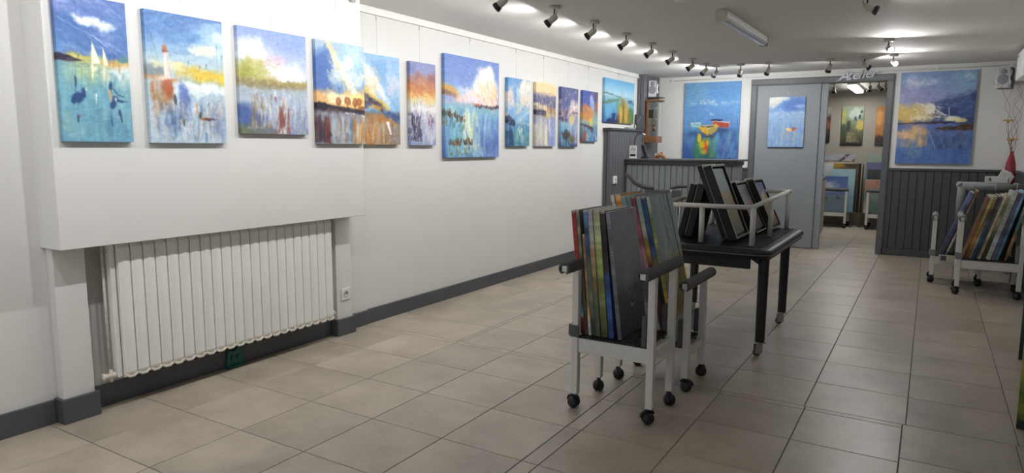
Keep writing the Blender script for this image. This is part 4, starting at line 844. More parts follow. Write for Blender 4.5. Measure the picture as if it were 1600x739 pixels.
def cart(label, x, y, w, d, hz, tz, over=(.15, .08), group='white canvas carts', foam='foam', slats=18, rot=0, seed=0, bumpers=True, basex=None, lg=.038):
    """legs at (0,0),(w,0),(0,d),(w,d); handles run along local y; tz tray height; hz handle centre"""
    t = thing('canvas_cart', label, 'cart', (x, y, 0), (0, 0, rot), group); h = lg/2; r = random.Random(seed)
    for lx in (0, w):
        for ly in (0, d):
            MB().box(lx-h, lx+h, ly-h, ly+h, .080, hz-.016).build('leg', M['white'], t, .003)
            castor(t, lx, ly, r.uniform(0, 6.28))
        MB().box(lx-.015, lx+.015, -over[0]+.004, d+over[1]-.004, hz-.016, hz+.016).build('handle_bar', M['white'], t, .003)
        MB().hollow((lx, -over[0], hz), (lx, d+over[1], hz), .031, .0225, 20, -1.1, 4.2).build('foam_sleeve', M[foam], t)
        MB().box(lx-.012, lx+.012, 0+h, d-h, tz-.065, tz-.02).build('side_rail', M['white'], t, .003)
    for ly in (0, d):
        MB().box(h, w-h, ly-.012, ly+.012, tz-.085, tz-.005).build('cross_rail', M['white'], t, .003)
    p = (w-2*h)/slats; sm = MB().box(0, p*.72, -h+.004, d+h-.004, 0, .012).mesh('slat'); sm.materials.append(M['black'])
    for i in range(slats):
        o = bpy.data.objects.new('slat', sm); COL.objects.link(o); o.parent = t; o.location = (h+p*(i+.2), 0, tz-.004)
    MB().box(h, w-h, d*.25, d*.25+.02, tz-.016, tz-.006).box(h, w-h, d*.8, d*.8+.02, tz-.016, tz-.006).build('slat_bearer', M['black'], t)
    if bumpers:
        MB().box(-.034, .0-.014, -h-.006, h+.002, tz+.005, tz+.065).box(-h-.006, h+.008, -h-.008, -h-.0, tz+.0, tz+.065).build('foam_bumper', M[foam], t, .004)
        MB().box(w-.046, w-h-.001, -h-.006, h+.006, tz+.005, tz+.16).build('foam_bumper', M[foam], t, .004)
        MB().box(w-.046, w-h-.001, d-h-.006, d+h+.006, tz+.02, tz+.16).build('foam_bumper', M[foam], t, .004)
    return t
GC = 'white canvas carts'
cart('front white canvas cart with grey foam handles, nearest the camera', -1.552, 3.205, .42, .31, .785, .398, (.155, .085), GC, seed=3)
cart('second white canvas cart standing right behind the nearest one', -1.535, 3.765, .413, .31, .630, .262, (.08, .16), GC, seed=5)
cart('white canvas cart of the right corner, in front with its handle higher', .300, 7.80, .485, .41, .740, .345, (.05, .10), GC, foam='foaml', seed=8)
cart('white canvas cart half hidden behind the right corner one, further left', .088, 8.37, .42, .31, .690, .285, (.05, .08), GC, foam='foaml', seed=9)

GA = {'A': 'canvases standing in the nearest cart', 'B': 'canvases standing in the second cart', 'R': 'canvases leaning in the right corner cart', 'Q': 'canvases in the half hidden cart'}
def rack(label, xb, xt, yn, z0, h, wd, th, spine, img=None, side=-1, group=None, top='c8c4b8', res=60):
    """a canvas standing on edge, narrow painted edge to the viewer.  xb/xt: left side of the edge at bottom/top.
    side -1: leans towards -x, painted face +x.  side +1: leans towards +x, painted face -x"""
    lean = math.atan2(abs(xb-xt), h)
    if img is None:
        p = Paint(wd, h, int(abs(xb)*1e4) % 9999, res, 1); p.grad(spine, .05); p.tex(.06); img = p
    me = canvas_mesh('canvas', wd, h, th, img.done(), spine, top)
    o = bpy.data.objects.new('canvas', me); COL.objects.link(o)
    if side < 0: o.location = (xb+th, yn, z0+th*math.sin(lean)); o.rotation_euler = (-lean, 0, R90)
    else: o.location = (xb, yn+wd, z0+th*math.sin(lean)); o.rotation_euler = (-lean, 0, -R90)
    return tag(o, label, 'canvas', group)
Z0 = .407
A = [(-1.534, -1.604, .024, .665, .33, [(0, '8c2a24'), (.45, '962c26'), (.52, 'c86a1c'), (.6, '8c8050'), (.72, '6c7444'), (.8, '5c90c0'), (.86, 'd8d8d4'), (.88, '8c2424'), (1, '3c1c18')], 'red-edged canvas at the left end of the nearest cart'),
     (-1.508, -1.578, .018, .668, .30, [(0, '74746c'), (.3, '6c6a58'), (1, '4c4638')], 'olive-grey canvas edge just right of the red one, nearest cart'),
     (-1.488, -1.538, .014, .54, .28, [(0, 'a88458'), (.5, 'a87c50'), (.8, 'b0905c'), (.85, 'b8b0a0'), (1, 'a0a0a8')], 'shorter canvas with bare pine stretcher in the nearest cart'),
     (-1.472, -1.536, .024, .668, .34, [(0, '3c5c94'), (.1, '406494'), (.15, '34504c'), (.25, '4468a8'), (.35, '3c5048'), (.55, '6c7c70'), (.7, '5c6858'), (1, '2c382c')], 'canvas with patchy blue and green edge, nearest cart'),
     (-1.446, -1.510, .026, .668, .33, [(0, '8c8ca4'), (.25, '8c8488'), (.35, '9c7c5c'), (.62, 'a0805c'), (.66, '5c6c54'), (1, '4c5444')], 'canvas with lavender to tan edge, nearest cart'),
     (-1.414, -1.480, .036, .668, .33, [(0, '98987c'), (.2, '94986c'), (.5, '8c9454'), (.7, '80884c'), (.9, '5c6038'), (1, '444a30')], 'canvas with moss green edge, nearest cart'),
     (-1.372, -1.440, .028, .668, .34, [(0, '34302e'), (.3, '2a2828'), (.47, '302c30'), (.5, '2c4c8c'), (.7, '2c4c94'), (1, '24407c')], 'canvas whose edge is black above and blue below, nearest cart')]
for xb, xt, th, h, wd, sp, lb in A: rack(lb, xb, xt, 3.226, Z0, h, wd, th, sp, group=GA['A'])
p = Paint(.36, .668, 41, 200)
p.grad([(0, '9496a2'), (.3, '9698a4'), (.55, '888a98'), (.65, '606472'), (1, '444650')], .02); p.blob(.45, .45, .14, .2, '9c9ea6', .6, 1.2, .4); p.blob(.75, .05, .1, .02, '8c7078', .5); p.brush(0, 1, .6, .95, .3, ['3c404c', '2c2e38', '50545e'], 40, .3, (.01, .03), (.05, .2), .6)
p.tex(.04)
p.blob(.55, .76, .09, .018, 'd0ccc4', .9, .3, .4, -.2); p.blob(.56, .752, .06, .010, '34343a', .95, .3, .3, -.2); p.stroke(.66, .66, .66, .72, .004, 'b8bcc4', .8); p.stroke(.60, .75, .61, .72, .003, '8c8c90', .8); p.blob(.56, .785, .06, .006, '6c3030', .7); p.blob(.80, .70, .02, .006, 'b0b0b8', .7); p.stroke(.86, .72, .88, .86, .002, 'a8acb4', .6); p.fin()
rack('large slate grey canvas with a small moored boat, facing right in the nearest cart', -1.322, -1.408, 3.226, Z0, .668, .36, .022, [(0, '7c7e86'), (.5, '6c6e78'), (1, '4c4e58')], p, group=GA['A'], top='a0a09c')
Z1 = .272
B = [(-1.420, -1.632, .022, .870, .36, [(0, 'a4a8a4'), (1, 'a09c8c')], 'canvas with pale grey edge at the left end of the second cart'),
     (-1.396, -1.604, .036, .870, .36, [(0, 'b89858'), (.06, 'b4782c'), (.25, 'a05c1c'), (.4, '8c5430'), (1, '4c3c30')], 'canvas with orange-brown edge, second cart'),
     (-1.358, -1.564, .028, .862, .36, [(0, '88a4b4'), (.5, '8cacc0'), (1, '6c8494')], 'canvas with light blue edge left of centre, second cart'),
     (-1.328, -1.532, .028, .862, .36, [(0, '88868c'), (1, '7c7a80')], 'canvas with mauve-grey edge, second cart'),
     (-1.298, -1.500, .025, .862, .36, [(0, '843c50'), (.3, 'a05868'), (.5, 'b08890'), (.62, 'a0a078'), (1, '848c94')], 'canvas with rose red edge, second cart'),
     (-1.271, -1.470, .027, .862, .36, [(0, '94a8b0'), (.25, '98a8a0'), (.32, 'a89c44'), (.42, '8c7c34'), (.5, '5c2820'), (1, '3c2420')], 'canvas with pale blue, yellow then dark red edge, second cart'),
     (-1.242, -1.439, .028, .862, .36, [(0, '34508c'), (.38, '34508c'), (.43, '4c5c64'), (.48, 'b09424'), (.52, '8c7424'), (.56, '34302c'), (1, '1c1c1c')], 'canvas with strong blue edge turning yellow and black, second cart')]
for xb, xt, th, h, wd, sp, lb in B: rack(lb, xb, xt, 3.788, Z1, h, wd, th, sp, group=GA['B'])
p = Paint(.40, .865, 42, 200)
p.grad([(0, '94a4a4'), (.15, '8ca8ac'), (.35, '94acb0'), (.45, 'a8a490'), (.55, 'a08c5c'), (.7, '98803c'), (.8, '8c6434'), (.86, '9cb0b8'), (1, '7ca0b8')], .03)
p.blob(.3, .35, .3, .12, 'b0b8b4', .6, 1); p.blob(.15, .3, .1, .3, '74949c', .5, 1); p.drips(.02, .98, .42, .85, ['a89468', '8c7448', 'b8a078', '7c6a34', 'b09c30'], 120, .5, (.006, .016), (.3, .9)); p.drips(.02, .98, 0, .4, ['a4b0ac', '7c9ca4', 'a8b4b4'], 60, .35, (.01, .02), (.4, 1))
p.tex(.04)
p.stroke(.74, -.02, .93, .75, .017, '35342e', .95, .012); p.stroke(.93, .75, .99, .95, .012, '4a3c24', .9)
for a in ((.45, .02, .5, .5), (.5, .5, .62, .58), (.5, .3, .74, .52), (.74, .52, .84, .66), (.55, .28, .47, .22), (.62, .1, .72, .4), (.40, .12, .46, .4), (.58, .0, .62, .12), (.68, .5, .6, .42), (.6, .44, .52, .44), (.8, .6, .9, .78), (.78, .52, .72, .4), (.7, .62, .62, .5), (.66, .6, .74, .72)): p.stroke(*a, .0048, '32322e', .95, .0028)
p.blob(.97, .60, .06, .05, 'c09c28', .8); p.blob(.8, .85, .08, .06, 'a04c1c', .8, .6, .9); p.fin()
rack('tall canvas of bare branches over ochre grass, facing right in the second cart', -1.212, -1.407, 3.788, Z1, .865, .40, .020, [(0, '98a4a0'), (.2, '889458'), (.5, '9ca070'), (.7, 'b89c2c'), (.8, 'b49828'), (1, '4c4420')], p, group=GA['B'], top='a8b0b0')

# right corner carts: everything leans to the right wall
Rr = [(.330, .500, .016, .630, .38, [(0, '6c4a30'), (.3, '5c4434'), (.6, '8c5c2c'), (1, '5c4428')], 'canvas with brown edge, first inside the right corner cart'),
      (.350, .520, .024, .635, .38, [(0, 'a8a08c'), (.15, '9c9450'), (.5, '8c8440'), (.75, 'a0742c'), (1, '6c4824')], 'canvas with olive-yellow edge, right corner cart'),
      (.378, .548, .018, .635, .38, [(0, 'a88448'), (.3, '4c3c34'), (.6, '98906c'), (1, '8c8468')], 'canvas with ochre edge fading to cream, right corner cart'),
      (.400, .570, .022, .640, .38, [(0, '34343a'), (.3, '3c3c40'), (.5, '34587c'), (1, '20406c')], 'canvas with dark edge turning deep blue, right corner cart'),
      (.427, .597, .018, .640, .38, [(0, '505458'), (1, '343a34')], 'canvas with charcoal edge, right corner cart'),
      (.449, .619, .022, .645, .38, [(0, 'b8b090'), (.5, 'a49c7c'), (1, '948c74')], 'canvas with cream edge, right corner cart'),
      (.476, .646, .028, .650, .38, [(0, '8c9468'), (.3, '5c6448'), (.4, 'a0a088'), (.6, '4c4c38'), (1, '34301c')], 'canvas with mottled green edge, right corner cart'),
      (.512, .682, .038, .680, .40, [(0, 'a0a498'), (.5, '949c94'), (1, '8c9890')], 'thick canvas with pale grey-green edge, right corner cart'),
      (.556, .726, .026, .680, .38, [(0, '5c5c74'), (1, '4c4c64')], 'canvas with purple-grey edge, right corner cart'),
      (.587, .757, .022, .690, .38, [(0, '6898bc'), (.5, '4c7c9c'), (1, '3c5c78')], 'canvas with sky blue edge, right corner cart'),
      (.655, .800, .022, .690, .38, [(0, '74a0c0'), (.3, '8c8c80'), (.5, '4c7488'), (.7, '94743c'), (1, '4c3c20')], 'canvas standing apart at the right end with blue and ochre edge, right corner cart')]
for xb, xt, th, h, wd, sp, lb in Rr: rack(lb, xb, xt, 7.822, .354, h*.985, wd, th*1.03, sp, side=1, group=GA['R'])
Q = [(.150, .390, .032, .70, .34, [(0, '5c6890'), (.4, '4c5878'), (1, '3c4458')], 'blue-grey edged canvas leaning in the half hidden cart'),
     (.195, .435, .020, .72, .30, [(0, '7c4c34'), (.5, 'a08468'), (.8, 'a8a094'), (1, '8c8470')], 'tan edged canvas right of the blue-grey one in the half hidden cart')]
for xb, xt, th, h, wd, sp, lb in Q: rack(lb, xb, xt, 8.392, .294, h, wd, th, sp, side=1, group=GA['Q'])

# upright canvases cut by the right picture edge
p = Paint(.40, .55, 51, 100); p.grad([(0, '8c9c74'), (.5, 'a8a454'), (.7, '5c7434'), (.85, '8c8c2c'), (.9, '1c2c24'), (1, '101c1c')], .08); p.brush(0, 1, .3, 1, .3, ['2c3c20', 'a8a838', '4c6434', 'c8c088'], 80, .7, (.008, .02), (.03, .1), .8)
hang('green and yellow canvas on the floor at the lower right picture edge', p, (.466, 4.14, .0), .40, .55, .03, math.radians(-3), math.radians(7), group='canvases on the floor by the right wall', cat='canvas', name='canvas')
p = Paint(.30, .60, 52, 80); p.grad([(0, '5c6c5c'), (.6, '3c4c3c'), (1, '1c241c')], .08); p.brush(0, 1, .3, 1, .3, ['2c3c20', '8c8c38', '24342c'], 50, .7, (.008, .02), (.03, .1), .8)
hang('dark green canvas standing behind the green and yellow one, further down the room', p, (.598, 5.55, .0), .29, .60, .03, math.radians(-3), math.radians(7), group='canvases on the floor by the right wall', cat='canvas', name='canvas')

# ================================================================== BLACK TABLE WITH THE RAIL FRAME
TX0, TX1, TY0, TY1, TZ = -1.70, -.845, 4.60, 6.06, .738
tb = thing('garden_table', 'black resin garden table on four castors in the middle of the room', 'table', ((TX0+TX1)/2, (TY0+TY1)/2, 0))
hx_, hy_ = (TX1-TX0)/2, (TY1-TY0)/2
def rrect(hx, hy, r, z, n=6):
    pts = []
    for cx, cy, a0 in ((hx-r, hy-r, 0), (-hx+r, hy-r, PI/2), (-hx+r, -hy+r, PI), (hx-r, -hy+r, 1.5*PI)):
        for k in range(n+1): a = a0+PI/2*k/n; pts.append((cx+r*math.cos(a), cy+r*math.sin(a), z))
    return pts
prof = [(-.085, -.004), (-.075, .0), (-.03, .0), (-.012, -.006), (-.002, -.018), (0, -.030), (-.002, -.040), (-.010, -.048), (-.010, -.068), (-.022, -.068), (-.022, -.045), (-.085, -.020)]
rings = [rrect(hx_+dx, hy_+dx, .10+dx if .10+dx > .015 else .015, TZ+dz) for dx, dz in prof]
b = MB(); n = len(rings[0]); vs = [v for r_ in rings for v in r_]; m_n = len(rings)
b.add(vs, [(i*n+k, ((i+1) % m_n)*n+k, ((i+1) % m_n)*n+(k+1) % n, i*n+(k+1) % n) for i in range(m_n) for k in range(n)], True)
b.build('rim', M['black'], tb)
MB().path(rrect(hx_, hy_, .10, TZ-.039), .0032, 6, closed=True).build('highlight_bead', M['foaml'], tb)  # thin pale bead, paints the highlight line along the rim edge
ns = 34; wx = 2*(hx_-.085); p_ = wx/ns
sm = MB().box(0, p_*.5, -(hy_-.083), hy_-.083, TZ-.014, TZ-.0005).mesh('slat'); sm.materials.append(M['black'])
for i in range(ns):
    o = bpy.data.objects.new('slat', sm); COL.objects.link(o); o.parent = tb; o.location = (-(hx_-.085)+p_*(i+.2), 0, 0)
b = MB()
for k in range(9): y = -(hy_-.12)+k*2*(hy_-.12)/8; b.box(-(hx_-.07), hx_-.07, y-.008, y+.008, TZ-.045, TZ-.0165)
b.build('cross_ribs', M['black'], tb)
b = MB().box(-(hx_-.03), .30, -hy_+.03, -hy_+.045, .60, TZ-.05); b.box(-(hx_-.03), -(hx_-.045), -hy_+.03, hy_-.05, .61, TZ-.05); b.build('apron', M['black'], tb, .003)
def tleg(x, y, gx, gy):
    x -= tb.location.x; y -= tb.location.y
    b = MB(); n = 16; rgs = []
    for z, r in ((.100, .029), (.11, .031), (.62, .034), (TZ-.045, .037)):
        ring = []
        for k in range(n):
            a = 2*PI*k/n+PI/n; rr_ = r*(1+.05*math.cos(4*a)*-1); rr_ = r/max(abs(math.cos(a)), abs(math.sin(a)))*.55+r*.45; ring.append((x+rr_*math.cos(a), y+rr_*math.sin(a), z))
        rgs.append(ring)
    vs = [v for r_ in rgs for v in r_]; fs = [(i*n+k, i*n+(k+1) % n, (i+1)*n+(k+1) % n, (i+1)*n+k) for i in range(3) for k in range(n)]
    fs += [tuple(reversed(range(n))), tuple(3*n+k for k in range(n))]; b.add(vs, fs, True)
    # gussets under the top
    b.add([(x, y-.012, TZ-.05), (x+gx*.13, y-.012, TZ-.05), (x, y-.012, TZ-.13), (x, y+.012, TZ-.05), (x+gx*.13, y+.012, TZ-.05), (x, y+.012, TZ-.13)], [(0, 1, 2), (5, 4, 3), (0, 3, 4, 1), (1, 4, 5, 2), (2, 5, 3, 0)])
    b.add([(x-.012, y, TZ-.05), (x-.012, y+gy*.13, TZ-.05), (x-.012, y, TZ-.13), (x+.012, y, TZ-.05), (x+.012, y+gy*.13, TZ-.05), (x+.012, y, TZ-.13)], [(0, 1, 2), (5, 4, 3), (0, 3, 4, 1), (1, 4, 5, 2), (2, 5, 3, 0)])
    lg_ = b.build('leg', M['black'], tb)
    c = MB().box(-.026, .026, -.026, .026, .081, .088).lathe([(.0, .07), (.017, .07), (.017, .081), (0, .081)], 12, None)
    for sx in (-.013, .0115): c.box(sx, sx+.0015, -.012, .03, .018, .072)
    co = c.build('castor', M['steel'], lg_); co.location = (x, y, 0); co.scale = (1.15,)*3; co.rotation_euler = (0, 0, random.uniform(1.8, 3.2))
    wl = MB().lathe([(0, -.010), (.02, -.010), (.024, -.006), (.024, .006), (.02, .010), (0, .010)], 20, Matrix.Translation((0, .016, .0245)) @ Matrix.Rotation(PI/2, 4, 'Y'))
    w_ = obj('castor_wheel', wl.mesh('castor_wheel'), lg_, M['foam']); w_.location = co.location; w_.scale = co.scale; w_.rotation_euler = co.rotation_euler
tleg(-.900, 4.70, -1, 1); tleg(-.932, 5.68, -1, -1); tleg(-1.640, 5.65, 1, -1); tleg(-1.62, 4.70, 1, 1)

rf = thing('display_rail', 'white rounded rail guard standing on the black table', 'rail frame', (-1.30, 5.40, TZ))
def RB(p): return (p[0]+1.30, p[1]-5.40, p[2]-TZ)
for (x, y, zt) in ((-.998, 4.765, .998), (-1.345, 4.765, .995), (-1.600, 4.765, .995), (-.998, 5.375, 1.012), (-.985, 6.0, 1.035), (-1.600, 6.0, 1.02)):
    MB().tube(RB((x, y, TZ+.0015)), RB((x, y, zt)), .0185, 14).build('post', M['white'], rf)
for a_, b_, nm in (((-1.625, 4.765, .995), (-.985, 4.765, 1.0), 'f'), ((-.998, 4.75, 1.005), (-.985, 6.02, 1.045), 'r'), ((-1.63, 6.0, 1.03), (-.96, 6.0, 1.045), 'b'), ((-1.600, 4.75, 1.01), (-1.600, 6.02, 1.03), 'l')):
    MB().path([RB(a_), RB(b_)], .0165, 12).build('top_rail', M['white'], rf)
MB().tube(RB((-1.56, 5.05, .985)), RB((-1.42, 5.05, 1.0)), .008, 8).box(.0-.30, .0-.28, -.365, -.33, .25, .275).build('divider_rod', M['steel'], rf)

def frame(label, xb, xt, yn, z0, h, w, th, art, border=.027, side=-1, back=False, group='framed pictures on the black table'):
    """deep box frame.  local: x across, z up, y thickness; front at y=0"""
    lean = math.atan2(abs(xb-xt), h)
    t = thing('picture_frame', label, 'picture frame', group=group)
    if side < 0: t.location = (xb, yn, z0+th*math.sin(lean)); t.rotation_euler = (-lean, 0, R90)
    else: t.location = (xb, yn+w, z0+th*math.sin(lean)); t.rotation_euler = (-lean, 0, -R90)
    bd = .016
    MB().box(0, w, 0, th, 0, bd).box(0, w, 0, th, h-bd, h).box(0, bd, 0, th, bd, h-bd).box(w-bd, w, 0, th, bd, h-bd).build('frame', M['blackfr'], t, .0015, 1)
    e = .006
    MB().box(0, w, -.003, 0, 0, e).box(0, w, -.003, 0, h-e, h).box(0, e, -.003, 0, e, h-e).box(w-e, w, -.003, 0, e, h-e).box(0, w, 0, th, h, h+.002).build('front_edge', M['spot'], t)
    MB().box(bd, w-bd, th*.55, th*.55+.004, bd, h-bd).build('backing', M['blackfr'] if not back else M['kraft'], t)
    if back: MB().box(bd, w-bd, th*.93, th*.93+.003, bd, h-bd).build('back_board', M['kraft'], t)
    if art is not None:
        me = canvas_mesh('picture', w-2*border, h-2*border, .015, art.done()); o = bpy.data.objects.new('picture', me); COL.objects.link(o)
        o.parent = t; o.location = (border, th*.55-.018, border)
    return t
def city(seed, sky='8ca4a8', mid='a8906c', low='8c8c5c', w=.3, h=.48):
    p = Paint(w, h, seed, 260); p.grad([(0, sky), (.3, sky), (.45, mid), (.7, low), (1, '6c6c60')], .05)
    p.tex(.04); p.brush(.05, .95, .25, .95, 1.55, ['d8ccb0', '4c3c34', 'b89c58', 'c8b8a0', '7c5c4c', '5c6c74', 'c8b040'], 160, .7, (.004, .014), (.03, .14), .2); p.brush(.05, .95, .75, 1, 1.5, ['5c6468', 'a8a494', '3c3c3c'], 60, .6, (.004, .01), (.03, .1), .3)
    return p.fin()
ZT = TZ+.003
frame('spare black frame directly behind the tallest framed cityscape', -1.205, -1.425, 4.93, ZT, .56, .36, .035, None)
frame('tallest black framed cityscape with pale sky on the black table', -1.128, -1.352, 4.90, ZT, .555, .36, .058, city(61))
frame('spare black frame pressed behind the pinkish framed street', -1.150, -1.350, 5.36, ZT, .42, .36, .035, None)
frame('black framed pinkish street scene, middle of the row on the table', -1.085, -1.285, 5.34, ZT, .420, .35, .045, city(62, '84848c', 'a88c84', '8c6c6c', .28, .35))
p = Paint(.28, .36, 63, 240); p.grad([(0, '4c5c98'), (.25, '6c74a8'), (.4, 'b8a468'), (.55, 'a8885c'), (1, '8c6c4c')], .06); p.blob(.5, .38, .25, .12, 'd8cc84', .9, .8, .9); p.blob(.75, .3, .15, .1, 'b8a890', .7); p.drips(.05, .95, .5, 1, ['a87c5c', '8c5c4c', 'b89c7c'], 40, .5); p.tex(.05)
frame('black framed blue and yellow sky picture, farthest on the black table', -1.030, -1.222, 5.68, ZT, .425, .33, .045, p)
frame('spare black frame lying against the farthest framed picture', -1.105, -1.300, 5.70, ZT, .43, .32, .035, None)
frame('left one of two dark frames leaning right, seen edge on by the tree canvas', -1.580+.005, -1.492+.005, 4.95, ZT, .400, .36, .040, None, side=1, back=True)
frame('right one of two dark frames leaning right, brown backing showing', -1.525+.005, -1.437+.005, 4.95, ZT, .400, .38, .050, None, side=1, back=True)

# ================================================================== COUNTER CORNER
cab = thing('ledge_cabinet', 'tall dark grey boarded cabinet with a ledge along the left wall', 'cabinet', (XL, 8.43, 0))
MB().box(.012, .085, .012, 1.168, 0, 1.628).build('carcass', M['groove'], cab)
boards(cab, .0, 1.165, .0, 1.628, .085, .097, M['darkwood'], axis='y', sgn=1)
boards(cab, .0, .097, .0, 1.628, .012, .0485, M['darkwood'])
MB().box(0, .125, -.035, 1.168, 1.628, 1.655).box(.0, .105, -.018, 1.168, 1.61, 1.628).build('ledge', M['panel'], cab, .003)
ct = thing('counter', 'grey boarded sales counter with a dark worktop in the far left corner', 'counter', (-3.62, 8.98, 0))
MB().box(.0, 1.44, .014, .55, 0, 1.165).build('carcass', M['groove'], ct)
boards(ct, .0, 1.44, .0, 1.165, .014, .08, M['panel2'])
boards(ct, .014, .55, .0, 1.165, 1.44, .08, M['panel2'], axis='y', sgn=1)
MB().box(-.0, 1.47, -.03, .55, 1.17, 1.222).build('fascia', M['panel'], ct, .002)
MB().box(-.0, 1.53, -.06, .56, 1.222, 1.248).build('worktop', M['darkwood'], ct, .004)
MB().box(-.012, .0, -.02, .02, 0, 1.22).build('corner_strip', M['panel'], ct)

sw = thing('switch', 'white plug box on the dark boards beside the counter', 'switch', (-3.632, 8.53, .91))
MB().box(0, .022, 0, .11, 0, .105).build('cover', M['whitepl'], sw, .004)
MB().box(.022, .026, .045, .065, .05, .065).box(.022, .026, .03, .075, .01, .016).build('mark', M['ink'], sw)

lp = thing('desk_lamp', 'black gooseneck lamp with a small chrome head on the counter', 'lamp', (-3.575, 9.16, 1.248))
MB().lathe([(0, 0), (.045, 0), (.045, .008), (.02, .014), (0, .014)], 20).build('base', M['ink'], lp)
MB().path([(0, 0, .01), (-.005, 0, .12), (.0, -.01, .24), (.02, -.02, .30), (.055, -.03, .335), (.09, -.035, .345), (.12, -.04, .338)], .006, 8).build('gooseneck', M['ink'], lp)
MB().lathe([(0, .02), (.012, .018), (.016, 0), (.02, -.035), (.0, -.035)], 14, Matrix.Translation((.13, -.042, .335)) @ Matrix.Rotation(math.radians(-65), 4, 'Y')).build('head', M['chrome'], lp)
cd = thing('payment_card_sign', 'small white upright card sign with dark band on the counter', 'sign', (-3.605, 9.04, 1.248))
MB().box(0, .105, 0, .010, 0, .180).build('card', M['paper'], cd)
b = MB().box(.012, .093, -.0015, 0, .028, .058)
for x, z in ((.030, .115), (.065, .115)): b.box(x, x+.014, -.0012, 0, z, z+.016)
b.box(.049, .056, -.0012, 0, .14, .146).box(.02, .085, -.0012, 0, .088, .0895).box(.045, .06, -.0012, 0, .132, .134)
b.build('print', M['ink'], cd)
MB().box(.0, .105, -.02, .05, 0, .004).build('foot', M['paper'], cd)
ph = thing('cordless_phone', 'black cordless phone standing in its cradle on the counter', 'phone', (-3.40, 9.10, 1.248))
MB().box(-.045, .045, -.04, .05, 0, .022).box(-.03, .03, .0, .035, .022, .04).build('cradle', M['ink'], ph, .008)
h_ = MB().box(-.018, .024, -.011, .012, 0, .165).box(-.004, .004, -.004, .004, .165, .18).build('handset', M['ink'], ph, .007); h_.location = (.005, .016, .024); h_.rotation_euler = (0, math.radians(-18), 0)
fg = thing('figurine', 'small brown figurine group on the counter below the clock', 'figurine', (-3.17, 9.08, 1.248))
b = MB().box(-.085, .085, -.03, .04, 0, .010)
for x, z, r in ((-.03, .04, .035), (.0, .05, .032), (.035, .035, .03), (.02, .075, .018), (.06, .02, .02), (-.06, .02, .02)):
    b.lathe([(0, -r), (r*.7, -r*.7), (r, 0), (r*.7, r*.7), (0, r)], 10, Matrix.Translation((x, 0, z)))
b.build('body', M['figure'], fg)
cn = tag(MB().box(-.03, .03, -.012, .0, 0, .07).build('note_card', M['paper']), 'tiny white card standing behind the brown figurine', 'card'); cn.location = (-3.235, 9.15, 1.248)
bp_ = thing('framed_drawing', 'small black and white picture leaning on the ledge by the column', 'picture frame', (-3.70, 9.50, 1.657), (math.radians(-4), 0, math.radians(50)))
MB().box(0, .16, 0, .012, 0, .22).build('frame', M['ink'], bp_, .002)
p = Paint(.17, .21, 71, 240); p.grad([(0, '24262a'), (1, '2c2c30')], .1); p.brush(0, 1, 0, 1, 1.0, ['8c9094', '5c6064', '14161a', 'a8acb0'], 60, .7, (.006, .02), (.05, .2), 1.5); p.stroke(.15, .5, .6, .1, .012, 'c8ccd0', .8)
me = canvas_mesh('picture', .14, .20, .004, p.done()); o = bpy.data.objects.new('picture', me); COL.objects.link(o); o.parent = bp_; o.location = (.01, -.0045, .01)
bk = tag(MB().box(0, .06, 0, .30, 0, .012).box(0.005, .055, .02, .27, .012, .022).build('notebook', M['panel2'], None, .002), 'flat grey notebook on the cabinet ledge under the dune painting', 'book'); bk.location = (-3.68, 9.0, 1.655)
jr = tag(MB().lathe([(0, 0), (.016, 0), (.018, .05), (.012, .06), (.012, .07), (0, .07)], 16).build('glass_jar', M['glass']), 'tiny clear glass on the ledge before the black and white picture', 'glass'); jr.location = (-3.635, 9.30, 1.656)

ck = thing('wall_clock', 'varnished wooden wall clock with glass case and brass pendulum', 'clock', (-3.622, 9.66, 1.47))
MB().box(0, .016, 0, .22, .02, .60).box(.0, .052, 0.0, .012, .02, .60).build('back_board', M['wood'], ck, .002)
MB().box(0, .185, -.010, .232, .0, .095).build('base_box', M['wood'], ck, .004)
MB().box(-.0, .215, -.018, .240, .60, .620).box(0, .19, -.010, .232, .588, .60).build('cornice', M['wood'], ck, .004)
b = MB().box(.172, .180, 0, .008, .095, .588).box(.172, .180, .212, .220, .095, .588)
b.build('corner_posts', M['glass'], ck)
MB().box(.053, .171, .003, .005, .096, .587).build('pane', M['glass'], ck); MB().box(.175, .177, .009, .211, .096, .587).build('pane', M['glass'], ck)
Mc = Matrix.Translation((.125, .11, .42)) @ Matrix.Rotation(PI/2, 4, 'Y')
MB().lathe([(.07, 0), (.10, 0), (.104, .004), (.10, .008), (.072, .006), (.07, 0)], 28, Mc, caps=False).lathe([(0, 0), (.03, 0), (.03, .006), (0, .006)], 16, Mc).build('dial', M['silver'], ck)
b = MB()
for k in range(12):
    a = 2*PI*k/12; b.tube((.130, .11+.03*math.cos(a), .42+.03*math.sin(a)), (.130, .11+.072*math.cos(a), .42+.072*math.sin(a)), .003, 6)
b.tube((.135, .11, .42), (.135, .14, .46), .002, 6).tube((.135, .11, .42), (.135, .08, .475), .002, 6).build('numerals_and_hands', M['silver'], ck)
MB().box(.03, .115, .05, .17, .36, .48).build('movement', M['darkgrey'], ck, .004)
MB().tube((.10, .11, .20), (.10, .11, .36), .003, 6).lathe([(0, 0), (.018, 0), (.018, .09), (0, .09)], 16, Matrix.Translation((.10, .11, .17))).build('pendulum', M['brass'], ck)

